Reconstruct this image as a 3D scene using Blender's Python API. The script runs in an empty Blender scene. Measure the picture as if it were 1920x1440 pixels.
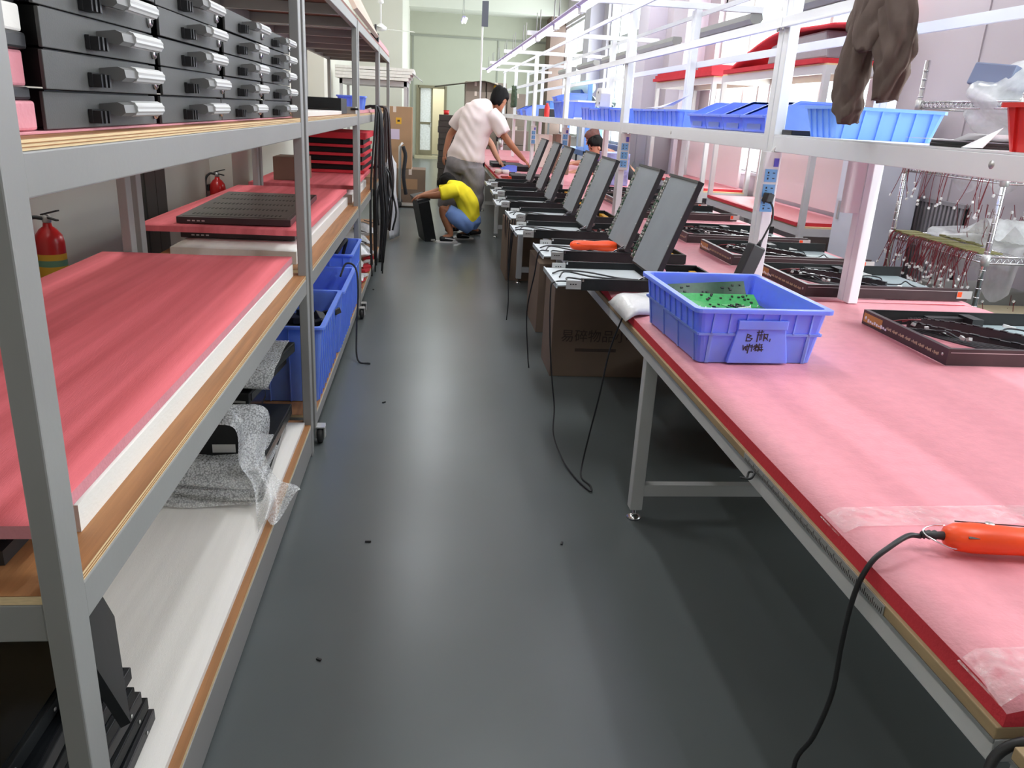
import bpy, bmesh, math, random
from mathutils import Vector, Matrix, Euler
R_ = random.Random(7)
S = bpy.context.scene
COL = S.collection
PI = math.pi

# ------------------------------------------------------------------ camera
cam_d = bpy.data.cameras.new('camera'); cam = bpy.data.objects.new('camera', cam_d); COL.objects.link(cam)
RIGHT = Vector((0.99414462, -0.09500144, 0.05148985))
DOWN = Vector((0.01763904, -0.32743831, -0.9447079))
FWD = Vector((0.10660837, 0.94008451, -0.3238453))
m = Matrix.Identity(4)
for i in range(3):
    m[i][0] = RIGHT[i]; m[i][1] = -DOWN[i]; m[i][2] = -FWD[i]
m[0][3], m[1][3], m[2][3] = 0, 0, 1.55
cam.matrix_world = m
cam_d.sensor_width = 36; cam_d.lens = 1484.32 / 1920 * 36; cam_d.clip_start = 0.05; cam_d.clip_end = 200
S.camera = cam

# ------------------------------------------------------------------ world, exposure, daylight
w = bpy.data.worlds.new('World'); S.world = w; w.use_nodes = True
bg = w.node_tree.nodes['Background']; bg.inputs[0].default_value = (0.90, 0.96, 1.0, 1); bg.inputs[1].default_value = 2.0
S.view_settings.view_transform = 'Standard'; S.view_settings.look = 'None'
S.view_settings.gamma = 1.0; S.view_settings.use_curve_mapping = False
S.view_settings.exposure = 0.29
S.cycles.use_denoising = True
S.cycles.max_bounces = 10; S.cycles.diffuse_bounces = 7; S.cycles.glossy_bounces = 4
S.cycles.transparent_max_bounces = 12; S.cycles.transmission_bounces = 6
S.cycles.sample_clamp_indirect = 6.0
S.cycles.caustics_reflective = False; S.cycles.caustics_refractive = False

XL, XR, YB, YF, ZC = -1.8, 4.0, 27.0, -6.5, 4.9
WINDOWS = [(0.6, 3.3, 1.0, 4.1), (7.45, 11.9, 1.0, 4.1), (15.5, 19.7, 1.0, 4.1), (22.8, 26.4, 1.0, 4.1)]
def area(name, loc, rot, sx, sy, power, color):
    d = bpy.data.lights.new(name, 'AREA'); d.shape = 'RECTANGLE'; d.size = sx; d.size_y = sy
    d.energy = power; d.color = color
    o = bpy.data.objects.new(name, d); o.location = loc; o.rotation_euler = rot; COL.objects.link(o)
    return o
for y0, y1, z0, z1 in WINDOWS:                                   # daylight entering through each window
    area('daylight', (XR + 0.32, (y0 + y1) / 2, (z0 + z1) / 2), (0, PI / 2, 0), z1 - z0, y1 - y0, 25.0 * (y1 - y0) * (z1 - z0), (0.93, 0.97, 1.0))
CEIL_P = 9.0
TUBE_E = 8.8

# ------------------------------------------------------------------ materials
def srgb(r, g, b):
    f = lambda c: (c / 255 / 12.92) if c / 255 <= 0.04045 else ((c / 255 + 0.055) / 1.055) ** 2.4
    return (f(r), f(g), f(b))
MATS = {}
def mat(name, col, rough=0.5, metal=0.0, spec=0.5, var=0.0, vscale=8.0, bump=0.0, bscale=40.0, stretch=(1, 1, 1), col2=None, trans=0.0, alpha=1.0, emit=None, estr=0.0, sss=0.0, coat=0.0, detail=4):
    if name in MATS: return MATS[name]
    M = bpy.data.materials.new(name); M.use_nodes = True; MATS[name] = M
    nt = M.node_tree; b = nt.nodes['Principled BSDF']
    b.inputs['Roughness'].default_value = rough; b.inputs['Metallic'].default_value = metal
    b.inputs['Specular IOR Level'].default_value = spec
    b.inputs['Transmission Weight'].default_value = trans; b.inputs['Alpha'].default_value = alpha
    b.inputs['Coat Weight'].default_value = coat
    if sss: b.inputs['Subsurface Weight'].default_value = sss; b.inputs['Subsurface Radius'].default_value = (0.35, 0.5, 1.0); b.inputs['Subsurface Scale'].default_value = 0.03
    if emit: b.inputs['Emission Color'].default_value = (*emit, 1); b.inputs['Emission Strength'].default_value = estr
    c = (*col, 1); b.inputs['Base Color'].default_value = c
    if col2 and not var: var = 0.001
    if var or bump:
        tc = nt.nodes.new('ShaderNodeTexCoord'); mp = nt.nodes.new('ShaderNodeMapping'); mp.inputs['Scale'].default_value = stretch
        nt.links.new(tc.outputs['Object'], mp.inputs['Vector'])
    if var:
        n = nt.nodes.new('ShaderNodeTexNoise'); n.inputs['Scale'].default_value = vscale; n.inputs['Detail'].default_value = detail
        nt.links.new(mp.outputs[0], n.inputs['Vector'])
        r = nt.nodes.new('ShaderNodeValToRGB'); e = r.color_ramp.elements
        e[0].position = 0.3; e[1].position = 0.7
        c2 = col2 if col2 else tuple(min(1, x * (1 + var)) for x in col)
        c1 = col if col2 else tuple(x * (1 - var) for x in col)
        e[0].color = (*c1, 1); e[1].color = (*c2, 1)
        nt.links.new(n.outputs['Fac'], r.inputs[0]); nt.links.new(r.outputs[0], b.inputs['Base Color'])
    if bump:
        n2 = nt.nodes.new('ShaderNodeTexNoise'); n2.inputs['Scale'].default_value = bscale; n2.inputs['Detail'].default_value = 3
        nt.links.new(mp.outputs[0], n2.inputs['Vector'])
        bp = nt.nodes.new('ShaderNodeBump'); bp.inputs['Strength'].default_value = bump; bp.inputs['Distance'].default_value = 0.004
        nt.links.new(n2.outputs['Fac'], bp.inputs['Height']); nt.links.new(bp.outputs[0], b.inputs['Normal'])
    return M
def film(name, tint=(0.9, 0.92, 0.93), clear=0.55, rough=0.15, scale=60.0, bubbles=False, bstr=0.8):
    """thin clear plastic film: part see-through, part glossy/milky wrinkles"""
    M = bpy.data.materials.new(name); M.use_nodes = True; MATS[name] = M; nt = M.node_tree
    out = nt.nodes['Material Output']; b = nt.nodes['Principled BSDF']
    b.inputs['Base Color'].default_value = (*tint, 1); b.inputs['Roughness'].default_value = rough
    tr = nt.nodes.new('ShaderNodeBsdfTransparent'); mx = nt.nodes.new('ShaderNodeMixShader')
    tc = nt.nodes.new('ShaderNodeTexCoord')
    if bubbles:
        n = nt.nodes.new('ShaderNodeTexVoronoi'); n.inputs['Scale'].default_value = scale; o = n.outputs['Distance']
    else:
        n = nt.nodes.new('ShaderNodeTexNoise'); n.inputs['Scale'].default_value = scale; n.inputs['Detail'].default_value = 5; o = n.outputs['Fac']
    nt.links.new(tc.outputs['Object'], n.inputs['Vector'])
    bp = nt.nodes.new('ShaderNodeBump'); bp.inputs['Strength'].default_value = bstr; bp.inputs['Distance'].default_value = 0.006
    nt.links.new(o, bp.inputs['Height']); nt.links.new(bp.outputs[0], b.inputs['Normal'])
    mr = nt.nodes.new('ShaderNodeMapRange'); mr.inputs['From Min'].default_value = 0.25; mr.inputs['From Max'].default_value = 0.75
    mr.inputs['To Min'].default_value = max(0, clear - 0.2); mr.inputs['To Max'].default_value = min(1, clear + 0.2)
    nt.links.new(o, mr.inputs['Value']); nt.links.new(mr.outputs[0], mx.inputs[0])
    nt.links.new(b.outputs[0], mx.inputs[1]); nt.links.new(tr.outputs[0], mx.inputs[2]); nt.links.new(mx.outputs[0], out.inputs['Surface'])
    return M

GREY_STEEL = mat('grey_painted_steel', (0.27, 0.268, 0.258), 0.42, var=0.05, vscale=3, bump=0.05, bscale=90)
WHITE_STEEL = mat('white_painted_steel', (0.84, 0.86, 0.88), 0.35, var=0.03, vscale=3)
RACK_STEEL = mat('rack_white_steel', (0.60, 0.59, 0.60), 0.45, var=0.03, vscale=3)
BENCH_LEG = mat('bench_leg_steel', (0.55, 0.56, 0.56), 0.4, var=0.04, vscale=4)
ALU = mat('aluminium_edge', (0.55, 0.56, 0.55), 0.32, metal=0.8, var=0.05, vscale=6)
CHROME = mat('chrome', (0.78, 0.78, 0.80), 0.18, metal=1.0)
HANDLE_GREY = mat('handle_grey', (0.20, 0.20, 0.195), 0.5)
GRIP = mat('grip_white', (0.56, 0.56, 0.55), 0.45)
SILVER = mat('satin_silver', (0.62, 0.62, 0.60), 0.35, metal=0.7)
PLY_TOP = mat('plywood_face', srgb(160, 112, 70), 0.6, var=0.18, vscale=5, stretch=(14, 0.6, 14), bump=0.1)
PLY_EDGE = mat('plywood_edge', srgb(222, 196, 152), 0.7, var=0.15, vscale=30, stretch=(2, 1, 60))
PLY_EDGE_DARK = mat('plywood_edge_ply', srgb(150, 105, 62), 0.7, var=0.15, vscale=20, stretch=(2, 1, 2))
PLY_RED = mat('plywood_underside', srgb(136, 84, 72), 0.7, var=0.15, vscale=4, stretch=(8, 0.6, 1))
FOAM_RED = mat('red_foam', srgb(206, 98, 103), 0.85, spec=0.2, var=0.0, col2=srgb(236, 122, 130), vscale=2.2, stretch=(7, 0.25, 1), bump=0.35, bscale=160)
FOAM_PINK = mat('pink_foam', srgb(216, 142, 152), 0.5, spec=0.5, var=0.05, vscale=26, bump=0.3, bscale=120)
FOAM_DEEP = mat('deep_red_foam', srgb(205, 62, 72), 0.85, spec=0.2, var=0.06, vscale=8, bump=0.3, bscale=140)
FOAM_WHITE = mat('white_foam', srgb(230, 227, 221), 0.8, spec=0.2, var=0.04, vscale=5, stretch=(6, 0.4, 1), bump=0.2, bscale=140)
BLACK = mat('black_powder_coat', (0.010, 0.011, 0.012), 0.5, spec=0.3, var=0.2, vscale=20)
BLACK_GLOSS = mat('black_gloss', (0.010, 0.011, 0.013), 0.18)
BLACK_PL = mat('black_plastic', (0.018, 0.018, 0.02), 0.45)
MAROON = mat('dark_anodised', (0.040, 0.024, 0.026), 0.35, var=0.15, vscale=10)
CHASSIS_GREY = mat('chassis_grey', (0.072, 0.073, 0.070), 0.55, var=0.05, vscale=12, bump=0.08, bscale=300)
LID_GREY = mat('lid_grey', (0.215, 0.24, 0.262), 0.5, var=0.05, vscale=9, bump=0.05, bscale=200)
PLATE_GREY = mat('pale_plate', (0.55, 0.60, 0.62), 0.35, var=0.03, vscale=5)
PLATE_MID = mat('slate_plate', (0.30, 0.36, 0.38), 0.35, var=0.04, vscale=5)
BLUE_BIN = mat('blue_crate_plastic', srgb(122, 146, 255), 0.32, sss=0.6, spec=0.5, var=0.05, vscale=7)
BLUE_DEEP = mat('deep_blue_plastic', srgb(116, 146, 255), 0.35, sss=0.6, var=0.08, vscale=9)
BLUE_LIGHT = mat('light_blue_plastic', srgb(124, 170, 252), 0.35, var=0.05, vscale=7)
RED_PL = mat('red_plastic', srgb(214, 44, 42), 0.35, var=0.05, vscale=7)
ORANGE_PL = mat('orange_plastic', srgb(248, 82, 30), 0.35, var=0.03, vscale=9)
RED_PAINT = mat('extinguisher_red', srgb(190, 26, 28), 0.3, coat=0.3)
LABEL_Y = mat('yellow_label', srgb(222, 168, 48), 0.5)
LABEL_G = mat('green_label', srgb(110, 150, 120), 0.5)
AMBER = mat('amber_sticker', srgb(176, 128, 60), 0.4, var=0.1, vscale=30)
GOLD = mat('gold_print', srgb(188, 172, 140), 0.4)
PCB_G = mat('green_circuit_board', srgb(52, 156, 82), 0.4, var=0.18, vscale=60)
PCB_DG = mat('dark_green_circuit_board', srgb(26, 74, 48), 0.4, var=0.2, vscale=60)
PCB_R = mat('red_circuit_board', srgb(150, 48, 42), 0.4, var=0.25, vscale=80)
PCB_OL = mat('olive_circuit_board', srgb(122, 118, 66), 0.5, var=0.25, vscale=70)
YELLOW_PL = mat('yellow_plastic', srgb(226, 176, 30), 0.4)
WHITE_PL = mat('white_plastic', (0.78, 0.77, 0.76), 0.35)
IVORY = mat('ivory_plastic', (0.80, 0.79, 0.72), 0.4)
SOCKET_BLUE = mat('socket_blue', srgb(120, 176, 226), 0.4)
SWITCH_BLUE = mat('switch_violet', srgb(96, 92, 196), 0.35)
CARTON = mat('brown_cardboard', srgb(172, 136, 104), 0.8, var=0.05, vscale=4, bump=0.05, bscale=60)
CARTON_D = mat('dull_cardboard', srgb(128, 108, 92), 0.8, var=0.06, vscale=4)
CARTON_GREY = mat('grey_cardboard', srgb(150, 136, 124), 0.8, var=0.06, vscale=4)
PAPER = mat('white_paper', (0.80, 0.80, 0.82), 0.6)
PAPER_L = mat('lilac_label', srgb(206, 190, 214), 0.6)
INK = mat('black_ink', (0.03, 0.018, 0.02), 0.6)
PRINT = mat('carton_print', (0.085, 0.06, 0.048), 0.8)
RED_WIRE = mat('dark_red_wire', srgb(120, 34, 44), 0.5)
TAPE_W = mat('tape_roll', srgb(224, 208, 196), 0.5)
RUBBER = mat('dark_rubber', (0.03, 0.03, 0.03), 0.6)
SKIN = mat('skin', srgb(196, 142, 116), 0.55, var=0.05, vscale=12)
SKIN_D = mat('tanned_skin', srgb(168, 112, 82), 0.55, var=0.05, vscale=12)
HAIR = mat('black_hair', (0.008, 0.007, 0.007), 0.7, spec=0.15, bump=0.6, bscale=60, stretch=(1, 1, 0.2))
HAIR_R = mat('brown_hair', srgb(98, 54, 46), 0.5, bump=0.6, bscale=60)
T_WHITE = mat('white_cotton', srgb(232, 219, 217), 0.85, spec=0.1, bump=0.25, bscale=14)
T_YELLOW = mat('yellow_cotton', srgb(255, 238, 60), 0.85, spec=0.1, bump=0.25, bscale=14)
T_GREY = mat('grey_jersey', srgb(136, 132, 134), 0.9, spec=0.1, bump=0.25, bscale=14, var=0.06, vscale=40)
T_BLUE = mat('pale_blue_denim', srgb(126, 158, 218), 0.85, spec=0.1, bump=0.2, bscale=20)
T_PURPLE = mat('purple_cotton', srgb(110, 70, 150), 0.85, spec=0.1)
T_BROWN = mat('brown_cloth', srgb(100, 88, 82), 0.95, spec=0.05, var=0.22, vscale=9, bump=0.25, bscale=25)
T_GREEN = mat('army_green_cloth', srgb(84, 98, 80), 0.92, spec=0.1, bump=0.2, bscale=20)
T_DARK = mat('dark_cloth', (0.03, 0.03, 0.035), 0.9)
SHOE = mat('black_shoe', (0.015, 0.015, 0.017), 0.5)
SHOE_W = mat('white_sole', (0.7, 0.7, 0.68), 0.6)
GREEN_GLASS = mat('far_foliage_glass', srgb(150, 200, 180), 0.4)
BUBBLE = film('bubble_wrap', clear=0.52, scale=170, bubbles=True, bstr=.3)
LOOSE_FILM = film('loose_clear_film', clear=0.50, rough=0.25, scale=9, bstr=.5)
CLEAR_BAG = film('clear_polythene', clear=0.55, rough=0.12, scale=14)
MILKY = film('milky_film', clear=0.18, rough=0.3, scale=18)
TAPE = film('clear_tape', tint=(0.95, 0.86, 0.86), clear=0.80, rough=0.1, scale=40)

# glass for the window panes and pictures of daylight: thin, clear, non-refracting
def pane_glass():
    M = bpy.data.materials.new('window_glass'); M.use_nodes = True; nt = M.node_tree
    out = nt.nodes['Material Output']; nt.nodes.remove(nt.nodes['Principled BSDF'])
    t = nt.nodes.new('ShaderNodeBsdfTransparent'); t.inputs[0].default_value = (0.95, 0.98, 0.97, 1)
    g = nt.nodes.new('ShaderNodeBsdfGlossy'); g.inputs['Roughness'].default_value = 0.05
    mx = nt.nodes.new('ShaderNodeMixShader'); mx.inputs[0].default_value = 0.06
    nt.links.new(t.outputs[0], mx.inputs[1]); nt.links.new(g.outputs[0], mx.inputs[2]); nt.links.new(mx.outputs[0], out.inputs[0])
    return M
GLASS = pane_glass()

# ------------------------------------------------------------------ mesh builder and object helpers
class MB:
    def __init__(self): self.v = []; self.f = []; self.mi = []; self.sm = []
    def add(self, vs, fs, mi=0, smooth=False):
        n = len(self.v); self.v += [tuple(v) for v in vs]
        for f in fs: self.f.append(tuple(i + n for i in f)); self.mi.append(mi); self.sm.append(smooth)
        return self
    def box(self, x0, x1, y0, y1, z0, z1, mi=0):
        vs = [(x0, y0, z0), (x1, y0, z0), (x1, y1, z0), (x0, y1, z0), (x0, y0, z1), (x1, y0, z1), (x1, y1, z1), (x0, y1, z1)]
        return self.add(vs, [(0, 3, 2, 1), (4, 5, 6, 7), (0, 1, 5, 4), (1, 2, 6, 5), (2, 3, 7, 6), (3, 0, 4, 7)], mi)
    def obox(self, c, s, rot=(0, 0, 0), mi=0):
        Rm = Euler(rot).to_matrix(); c = Vector(c); h = [a / 2 for a in s]
        vs = [c + Rm @ Vector((sx * h[0], sy * h[1], sz * h[2])) for sz in (-1, 1) for sx, sy in ((-1, -1), (1, -1), (1, 1), (-1, 1))]
        return self.add(vs, [(0, 3, 2, 1), (4, 5, 6, 7), (0, 1, 5, 4), (1, 2, 6, 5), (2, 3, 7, 6), (3, 0, 4, 7)], mi)
    def bar(self, a, b, wx, wy, mi=0, up=(0, 0, 1)):
        a = Vector(a); b = Vector(b); d = (b - a).normalized(); u = Vector(up)
        if abs(d.dot(u)) > 0.98: u = Vector((0, 1, 0))
        s = d.cross(u).normalized(); t = s.cross(d).normalized()
        vs = [p + s * (i * wx / 2) + t * (j * wy / 2) for p in (a, b) for i, j in ((-1, -1), (1, -1), (1, 1), (-1, 1))]
        return self.add(vs, [(0, 1, 2, 3), (7, 6, 5, 4), (0, 4, 5, 1), (1, 5, 6, 2), (2, 6, 7, 3), (3, 7, 4, 0)], mi)
    def tube(self, pts, r, n=6, mi=0, cap=True):
        pts = [Vector(p) for p in pts]; rs = r if isinstance(r, (list, tuple)) else [r] * len(pts)
        vs = []; t0 = (pts[1] - pts[0]).normalized(); u = Vector((0, 0, 1)) if abs(t0.z) < 0.9 else Vector((1, 0, 0))
        u = (u - t0 * u.dot(t0)).normalized()
        for i, p in enumerate(pts):
            a = pts[max(0, i - 1)]; b = pts[min(len(pts) - 1, i + 1)]; t = (b - a)
            t = t.normalized() if t.length > 1e-9 else t0
            u = u - t * u.dot(t); u = u.normalized() if u.length > 1e-6 else t.orthogonal().normalized()
            w = t.cross(u)
            for k in range(n):
                an = 2 * PI * k / n; vs.append(p + (u * math.cos(an) + w * math.sin(an)) * rs[i])
        fs = []
        for i in range(len(pts) - 1):
            for k in range(n):
                k2 = (k + 1) % n; fs.append((i * n + k, i * n + k2, (i + 1) * n + k2, (i + 1) * n + k))
        if cap:
            fs.append(tuple(range(n - 1, -1, -1))); fs.append(tuple((len(pts) - 1) * n + k for k in range(n)))
        return self.add(vs, fs, mi, True)
    def lathe(self, prof, c=(0, 0, 0), n=20, mi=0, axis='z', smooth=True):
        vs = []; c = Vector(c)
        for r, z in prof:
            for k in range(n):
                a = 2 * PI * k / n; x, y = r * math.cos(a), r * math.sin(a)
                vs.append(c + Vector({'z': (x, y, z), 'x': (z, x, y), 'y': (y, z, x)}[axis]))
        fs = []
        for i in range(len(prof) - 1):
            for k in range(n):
                k2 = (k + 1) % n; fs.append((i * n + k, i * n + k2, (i + 1) * n + k2, (i + 1) * n + k))
        fs.append(tuple(range(n - 1, -1, -1))); fs.append(tuple((len(prof) - 1) * n + k for k in range(n)))
        return self.add(vs, fs, mi, smooth)
    def prism(self, poly, axis, a, b, mi=0):
        """polygon of (u, v) extruded along an axis from a to b; axis 'y': (u=x, v=z), 'x': (u=y, v=z), 'z': (u=x, v=y)"""
        P = {'y': lambda u, v, t: (u, t, v), 'x': lambda u, v, t: (t, u, v), 'z': lambda u, v, t: (u, v, t)}[axis]
        n = len(poly); vs = [P(u, v, a) for u, v in poly] + [P(u, v, b) for u, v in poly]
        fs = [tuple(range(n)), tuple(range(2 * n - 1, n - 1, -1))] + [(i, i + n, (i + 1) % n + n, (i + 1) % n) for i in range(n)]
        return self.add(vs, fs, mi)
    def grid(self, fn, nu, nv, mi=0, smooth=True):
        vs = [fn(i / nu, j / nv) for j in range(nv + 1) for i in range(nu + 1)]
        fs = [(j * (nu + 1) + i, j * (nu + 1) + i + 1, (j + 1) * (nu + 1) + i + 1, (j + 1) * (nu + 1) + i) for j in range(nv) for i in range(nu)]
        return self.add(vs, fs, mi, smooth)
    def rbox(self, x0, x1, y0, y1, z0, z1, r, mi=0, n=4):
        """box with rounded vertical edges"""
        pts = []
        for cx, cy, a0 in ((x1 - r, y1 - r, 0), (x0 + r, y1 - r, 90), (x0 + r, y0 + r, 180), (x1 - r, y0 + r, 270)):
            for k in range(n + 1):
                a = math.radians(a0 + 90 * k / n); pts.append((cx + r * math.cos(a), cy + r * math.sin(a)))
        return self.prism(pts, 'z', z0, z1, mi)
    def build(self, name, mats, parent=None, world=False, bevel=0.0, solid=0.0, fix=True):
        me = bpy.data.meshes.new(name)
        off = parent.matrix_world.translation.copy() if False else None
        vs = self.v
        if parent is not None and world:
            t = root_loc(parent); vs = [(x - t[0], y - t[1], z - t[2]) for x, y, z in vs]
        me.from_pydata(vs, [], self.f)
        for mm in (mats if isinstance(mats, (list, tuple)) else [mats]): me.materials.append(mm)
        me.polygons.foreach_set('material_index', self.mi); me.polygons.foreach_set('use_smooth', self.sm)
        if fix:
            bm = bmesh.new(); bm.from_mesh(me); bmesh.ops.recalc_face_normals(bm, faces=bm.faces); bm.to_mesh(me); bm.free()
        me.update()
        o = bpy.data.objects.new(name, me); COL.objects.link(o)
        if parent is not None: o.parent = parent
        if name in STUFF: o['kind'] = 'stuff'
        if bevel:
            b = o.modifiers.new('bevel', 'BEVEL'); b.width = bevel; b.segments = 2; b.limit_method = 'ANGLE'; b.harden_normals = False
        if solid:
            s = o.modifiers.new('solid', 'SOLIDIFY'); s.thickness = solid
        return o
def root_loc(o):
    t = Vector((0, 0, 0))
    while o is not None: t += o.location; o = o.parent
    return t
STUFF = {'chips', 'connectors', 'components', 'screw', 'slots', 'gold_print', 'socket_holes', 'chain_links', 'screw_holes', 'emblem_and_letters', 'solder_pins', 'connector_row', 'rule_marks', 'handwriting', 'veneer_line', 'slide_slots', 'hanger', 'bolt', 'fittings', 'connector', 'slot_cover'}
def tag(o, label, cat, group=None):
    o['label'] = label; o['category'] = cat
    if group: o['group'] = group
    return o
def thing(name, label, cat, loc=(0, 0, 0), rz=0, group=None):
    o = bpy.data.objects.new(name, None); o.empty_display_size = 0.05; COL.objects.link(o)
    o.location = loc; o.rotation_euler = (0, 0, rz)
    return tag(o, label, cat, group)
def struct(name, mb, m, **k):
    o = mb.build(name, m, **k); o['kind'] = 'structure'; return o
def copy_tree(o, parent=None):
    c = o.copy(); COL.objects.link(c)
    if parent is not None: c.parent = parent
    for ch in list(o.children): copy_tree(ch, c)
    return c
def smooth_path(pts, n=6):
    """Catmull-Rom through the points"""
    P = [Vector(p) for p in pts]; P = [P[0] * 2 - P[1]] + P + [P[-1] * 2 - P[-2]]; out = []
    for i in range(1, len(P) - 2):
        for k in range(n):
            t = k / n; a, b, c, d = P[i - 1], P[i], P[i + 1], P[i + 2]
            out.append(0.5 * ((2 * b) + (c - a) * t + (2 * a - 5 * b + 4 * c - d) * t * t + (3 * b - a - 3 * c + d) * t ** 3))
    out.append(P[-2]); return out
def wob(seed):
    r = random.Random(seed); a = [(r.uniform(2, 9), r.uniform(2, 9), r.uniform(0, 6), r.uniform(0.4, 1)) for _ in range(5)]
    return lambda u, v: sum(w * math.sin(p * u + q * v + s) for p, q, s, w in a) / 3
TEXT_CACHE = {}
def text_mesh(body, size, extrude=0.0005):
    c = bpy.data.curves.new('lettering', 'FONT'); c.body = body; c.size = size; c.extrude = extrude; c.align_x = 'CENTER'; c.align_y = 'CENTER'; c.resolution_u = 2
    o = bpy.data.objects.new('lettering_tmp', c); COL.objects.link(o)
    dg = bpy.context.evaluated_depsgraph_get(); dg.update()
    me = bpy.data.meshes.new_from_object(o.evaluated_get(dg))
    bpy.data.objects.remove(o); return me

# ================================================================== ROOM
FLOOR_M = mat('floor_epoxy', (0.108, 0.122, 0.122), 0.28, spec=0.30, var=0.10, vscale=0.9, bump=0.05, bscale=2.5)
WALL_M = mat('wall_paint', srgb(216, 213, 202), 0.8, spec=0.2, var=0.02, vscale=1.5)
WALL_R = mat('wall_panel_grey', srgb(186, 178, 184), 0.7, spec=0.3, var=0.02, vscale=1.5)
CEIL_M = mat('ceiling_paint', srgb(222, 222, 214), 0.85, spec=0.1)
TRIM_M = mat('trim_paint', srgb(150, 152, 142), 0.6)
FRAME_M = mat('window_frame_alu', (0.45, 0.46, 0.45), 0.4)
struct('floor', MB().box(XL - .2, XR + .2, YF - .2, YB + 3, -0.12, 0.0), FLOOR_M)
struct('ceiling', MB().box(XL - .2, XR + .3, YF - .2, YB + .2, ZC, ZC + 0.15), CEIL_M)
struct('wall_left', MB().box(XL - .2, XL, YF, YB + .2, 0, ZC), WALL_M)
struct('wall_behind', MB().box(XL - .2, XR + .2, YF - .2, YF, 0, ZC), WALL_M)
# right wall with window openings
wr = MB(); ys = YF
for y0, y1, z0, z1 in WINDOWS:
    wr.box(XR, XR + .25, ys, y0, 0, ZC); wr.box(XR, XR + .25, y0, y1, 0, z0); wr.box(XR, XR + .25, y0, y1, z1, ZC); ys = y1
wr.box(XR, XR + .25, ys, YB + .2, 0, ZC)
wrr = struct('wall_right', wr, WALL_R)
for yy in (3.55, 4.75, 5.95, 7.15):                                # panel joints on the plain stretch
    MB().box(XR - .012, XR, yy - .02, yy + .02, 0, ZC).build('joint_cover', WALL_R, wrr)
# back wall with the door opening
DX0, DX1, DZ = -0.44, 0.40, 2.17
wb = MB().box(XL, DX0, YB, YB + .2, 0, ZC).box(DX1, XR, YB, YB + .2, 0, ZC).box(DX0, DX1, YB, YB + .2, DZ, ZC)
struct('wall_back', wb, mat('back_wall_paint', srgb(186, 187, 172), .8, spec=.2, var=.02, vscale=1.5))
struct('wall_corridor', MB().box(-1.2, 1.4, YB + 2.6, YB + 2.8, 0, 3).box(-1.3, -1.2, YB + .2, YB + 2.8, 0, 3).box(1.4, 1.5, YB + .2, YB + 2.8, 0, 3), mat('corridor_wall', srgb(226, 222, 200), 0.8))
struct('ceiling_corridor', MB().box(-1.3, 1.5, YB + .2, YB + 2.8, 3, 3.1), WALL_M)
area('corridor_light', (0.1, YB + 1.4, 2.9), (0, 0, 0), 1, 1, 40, (1, .97, .9))
struct('wall_partition', MB().box(XL, -0.72, 20.4, YB, 0, ZC), WALL_M)
struct('trim_1', MB().box(XL, XR, YB - 1.2, YB, 4.36, ZC), CEIL_M)
struct('trim_2', MB().box(-0.72, XR, YB - .03, YB, 3.66, 3.72), TRIM_M)
struct('trim_3', MB().box(-0.66, -0.60, YB - .02, YB, 0, 3.66), TRIM_M)
struct('trim_4', MB().box(2.02, 2.06, YB - .02, YB, 0, 3.66), TRIM_M)
for i, yy in enumerate((4.5, 12.0, 19.5)):
    struct('trim_%d' % (5 + i), MB().box(XL, XR, yy - .15, yy + .15, 4.5, ZC), CEIL_M)
struct('trim_8', MB().box(3.55, XR, 26.0, YB, 0, 4.36), mat('brown_pillar', srgb(120, 100, 92), 0.7))
for i, (a, b) in enumerate(((12.35, 13.1), (14.6, 15.3), (20.2, 20.9))):
    struct('trim_%d' % (9 + i), MB().box(XR - .32, XR, a, b, 0, 4.6), mat('pillar_paint', srgb(212, 206, 218), 0.7))
struct('trim_12', MB().box(XL, XL + .25, 12.4, 13.0, 0, 4.6), WALL_M)
struct('trim_13', MB().box(XL, XL + .18, 6.9, 7.5, 0, 4.6), WALL_M)
for side, x0, x1 in (('left', XL, XL + .015), ('right', XR - .015, XR)):
    struct('baseboard_' + side, MB().box(x0, x1, YF, YB, 0, .1), TRIM_M)
# door in the back wall: frame, half-open leaf and glazed leaf
DOOR_FR = mat('door_frame_paint', srgb(132, 124, 100), 0.6)
dm = MB().box(DX0 - .06, DX0 + .02, YB - .04, YB + .2, 0, DZ + .06).box(DX1 - .02, DX1 + .06, YB - .04, YB + .2, 0, DZ + .06).box(DX0, DX1, YB - .04, YB + .2, DZ - .02, DZ + .06)
dr = struct('door_1', dm, DOOR_FR)
lf = MB().box(DX0 + .02, DX0 + .07, YB + .1, YB + .14, 0, DZ - .02).box(-0.03, 0.02, YB + .1, YB + .14, 0, DZ - .02).box(DX0 + .07, -.03, YB + .1, YB + .14, 0, .25).box(DX0 + .07, -.03, YB + .1, YB + .14, 1.05, 1.12)
lf.build('door_leaf', DOOR_FR, dr)
MB().box(DX0 + .07, -.03, YB + .115, YB + .125, .25, 1.05).box(DX0 + .07, -.03, YB + .115, YB + .125, 1.12, DZ - .02).build('door_pane', MILKY, dr)
MB().box(-.05, -.02, YB + .07, YB + .1, .98, 1.10).build('door_handle', SILVER, dr)
struct('step_1', MB().box(DX0 - .1, DX1 + .3, YB - .35, YB, 0, .09), mat('step_stone', srgb(190, 180, 150), .7))
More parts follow.
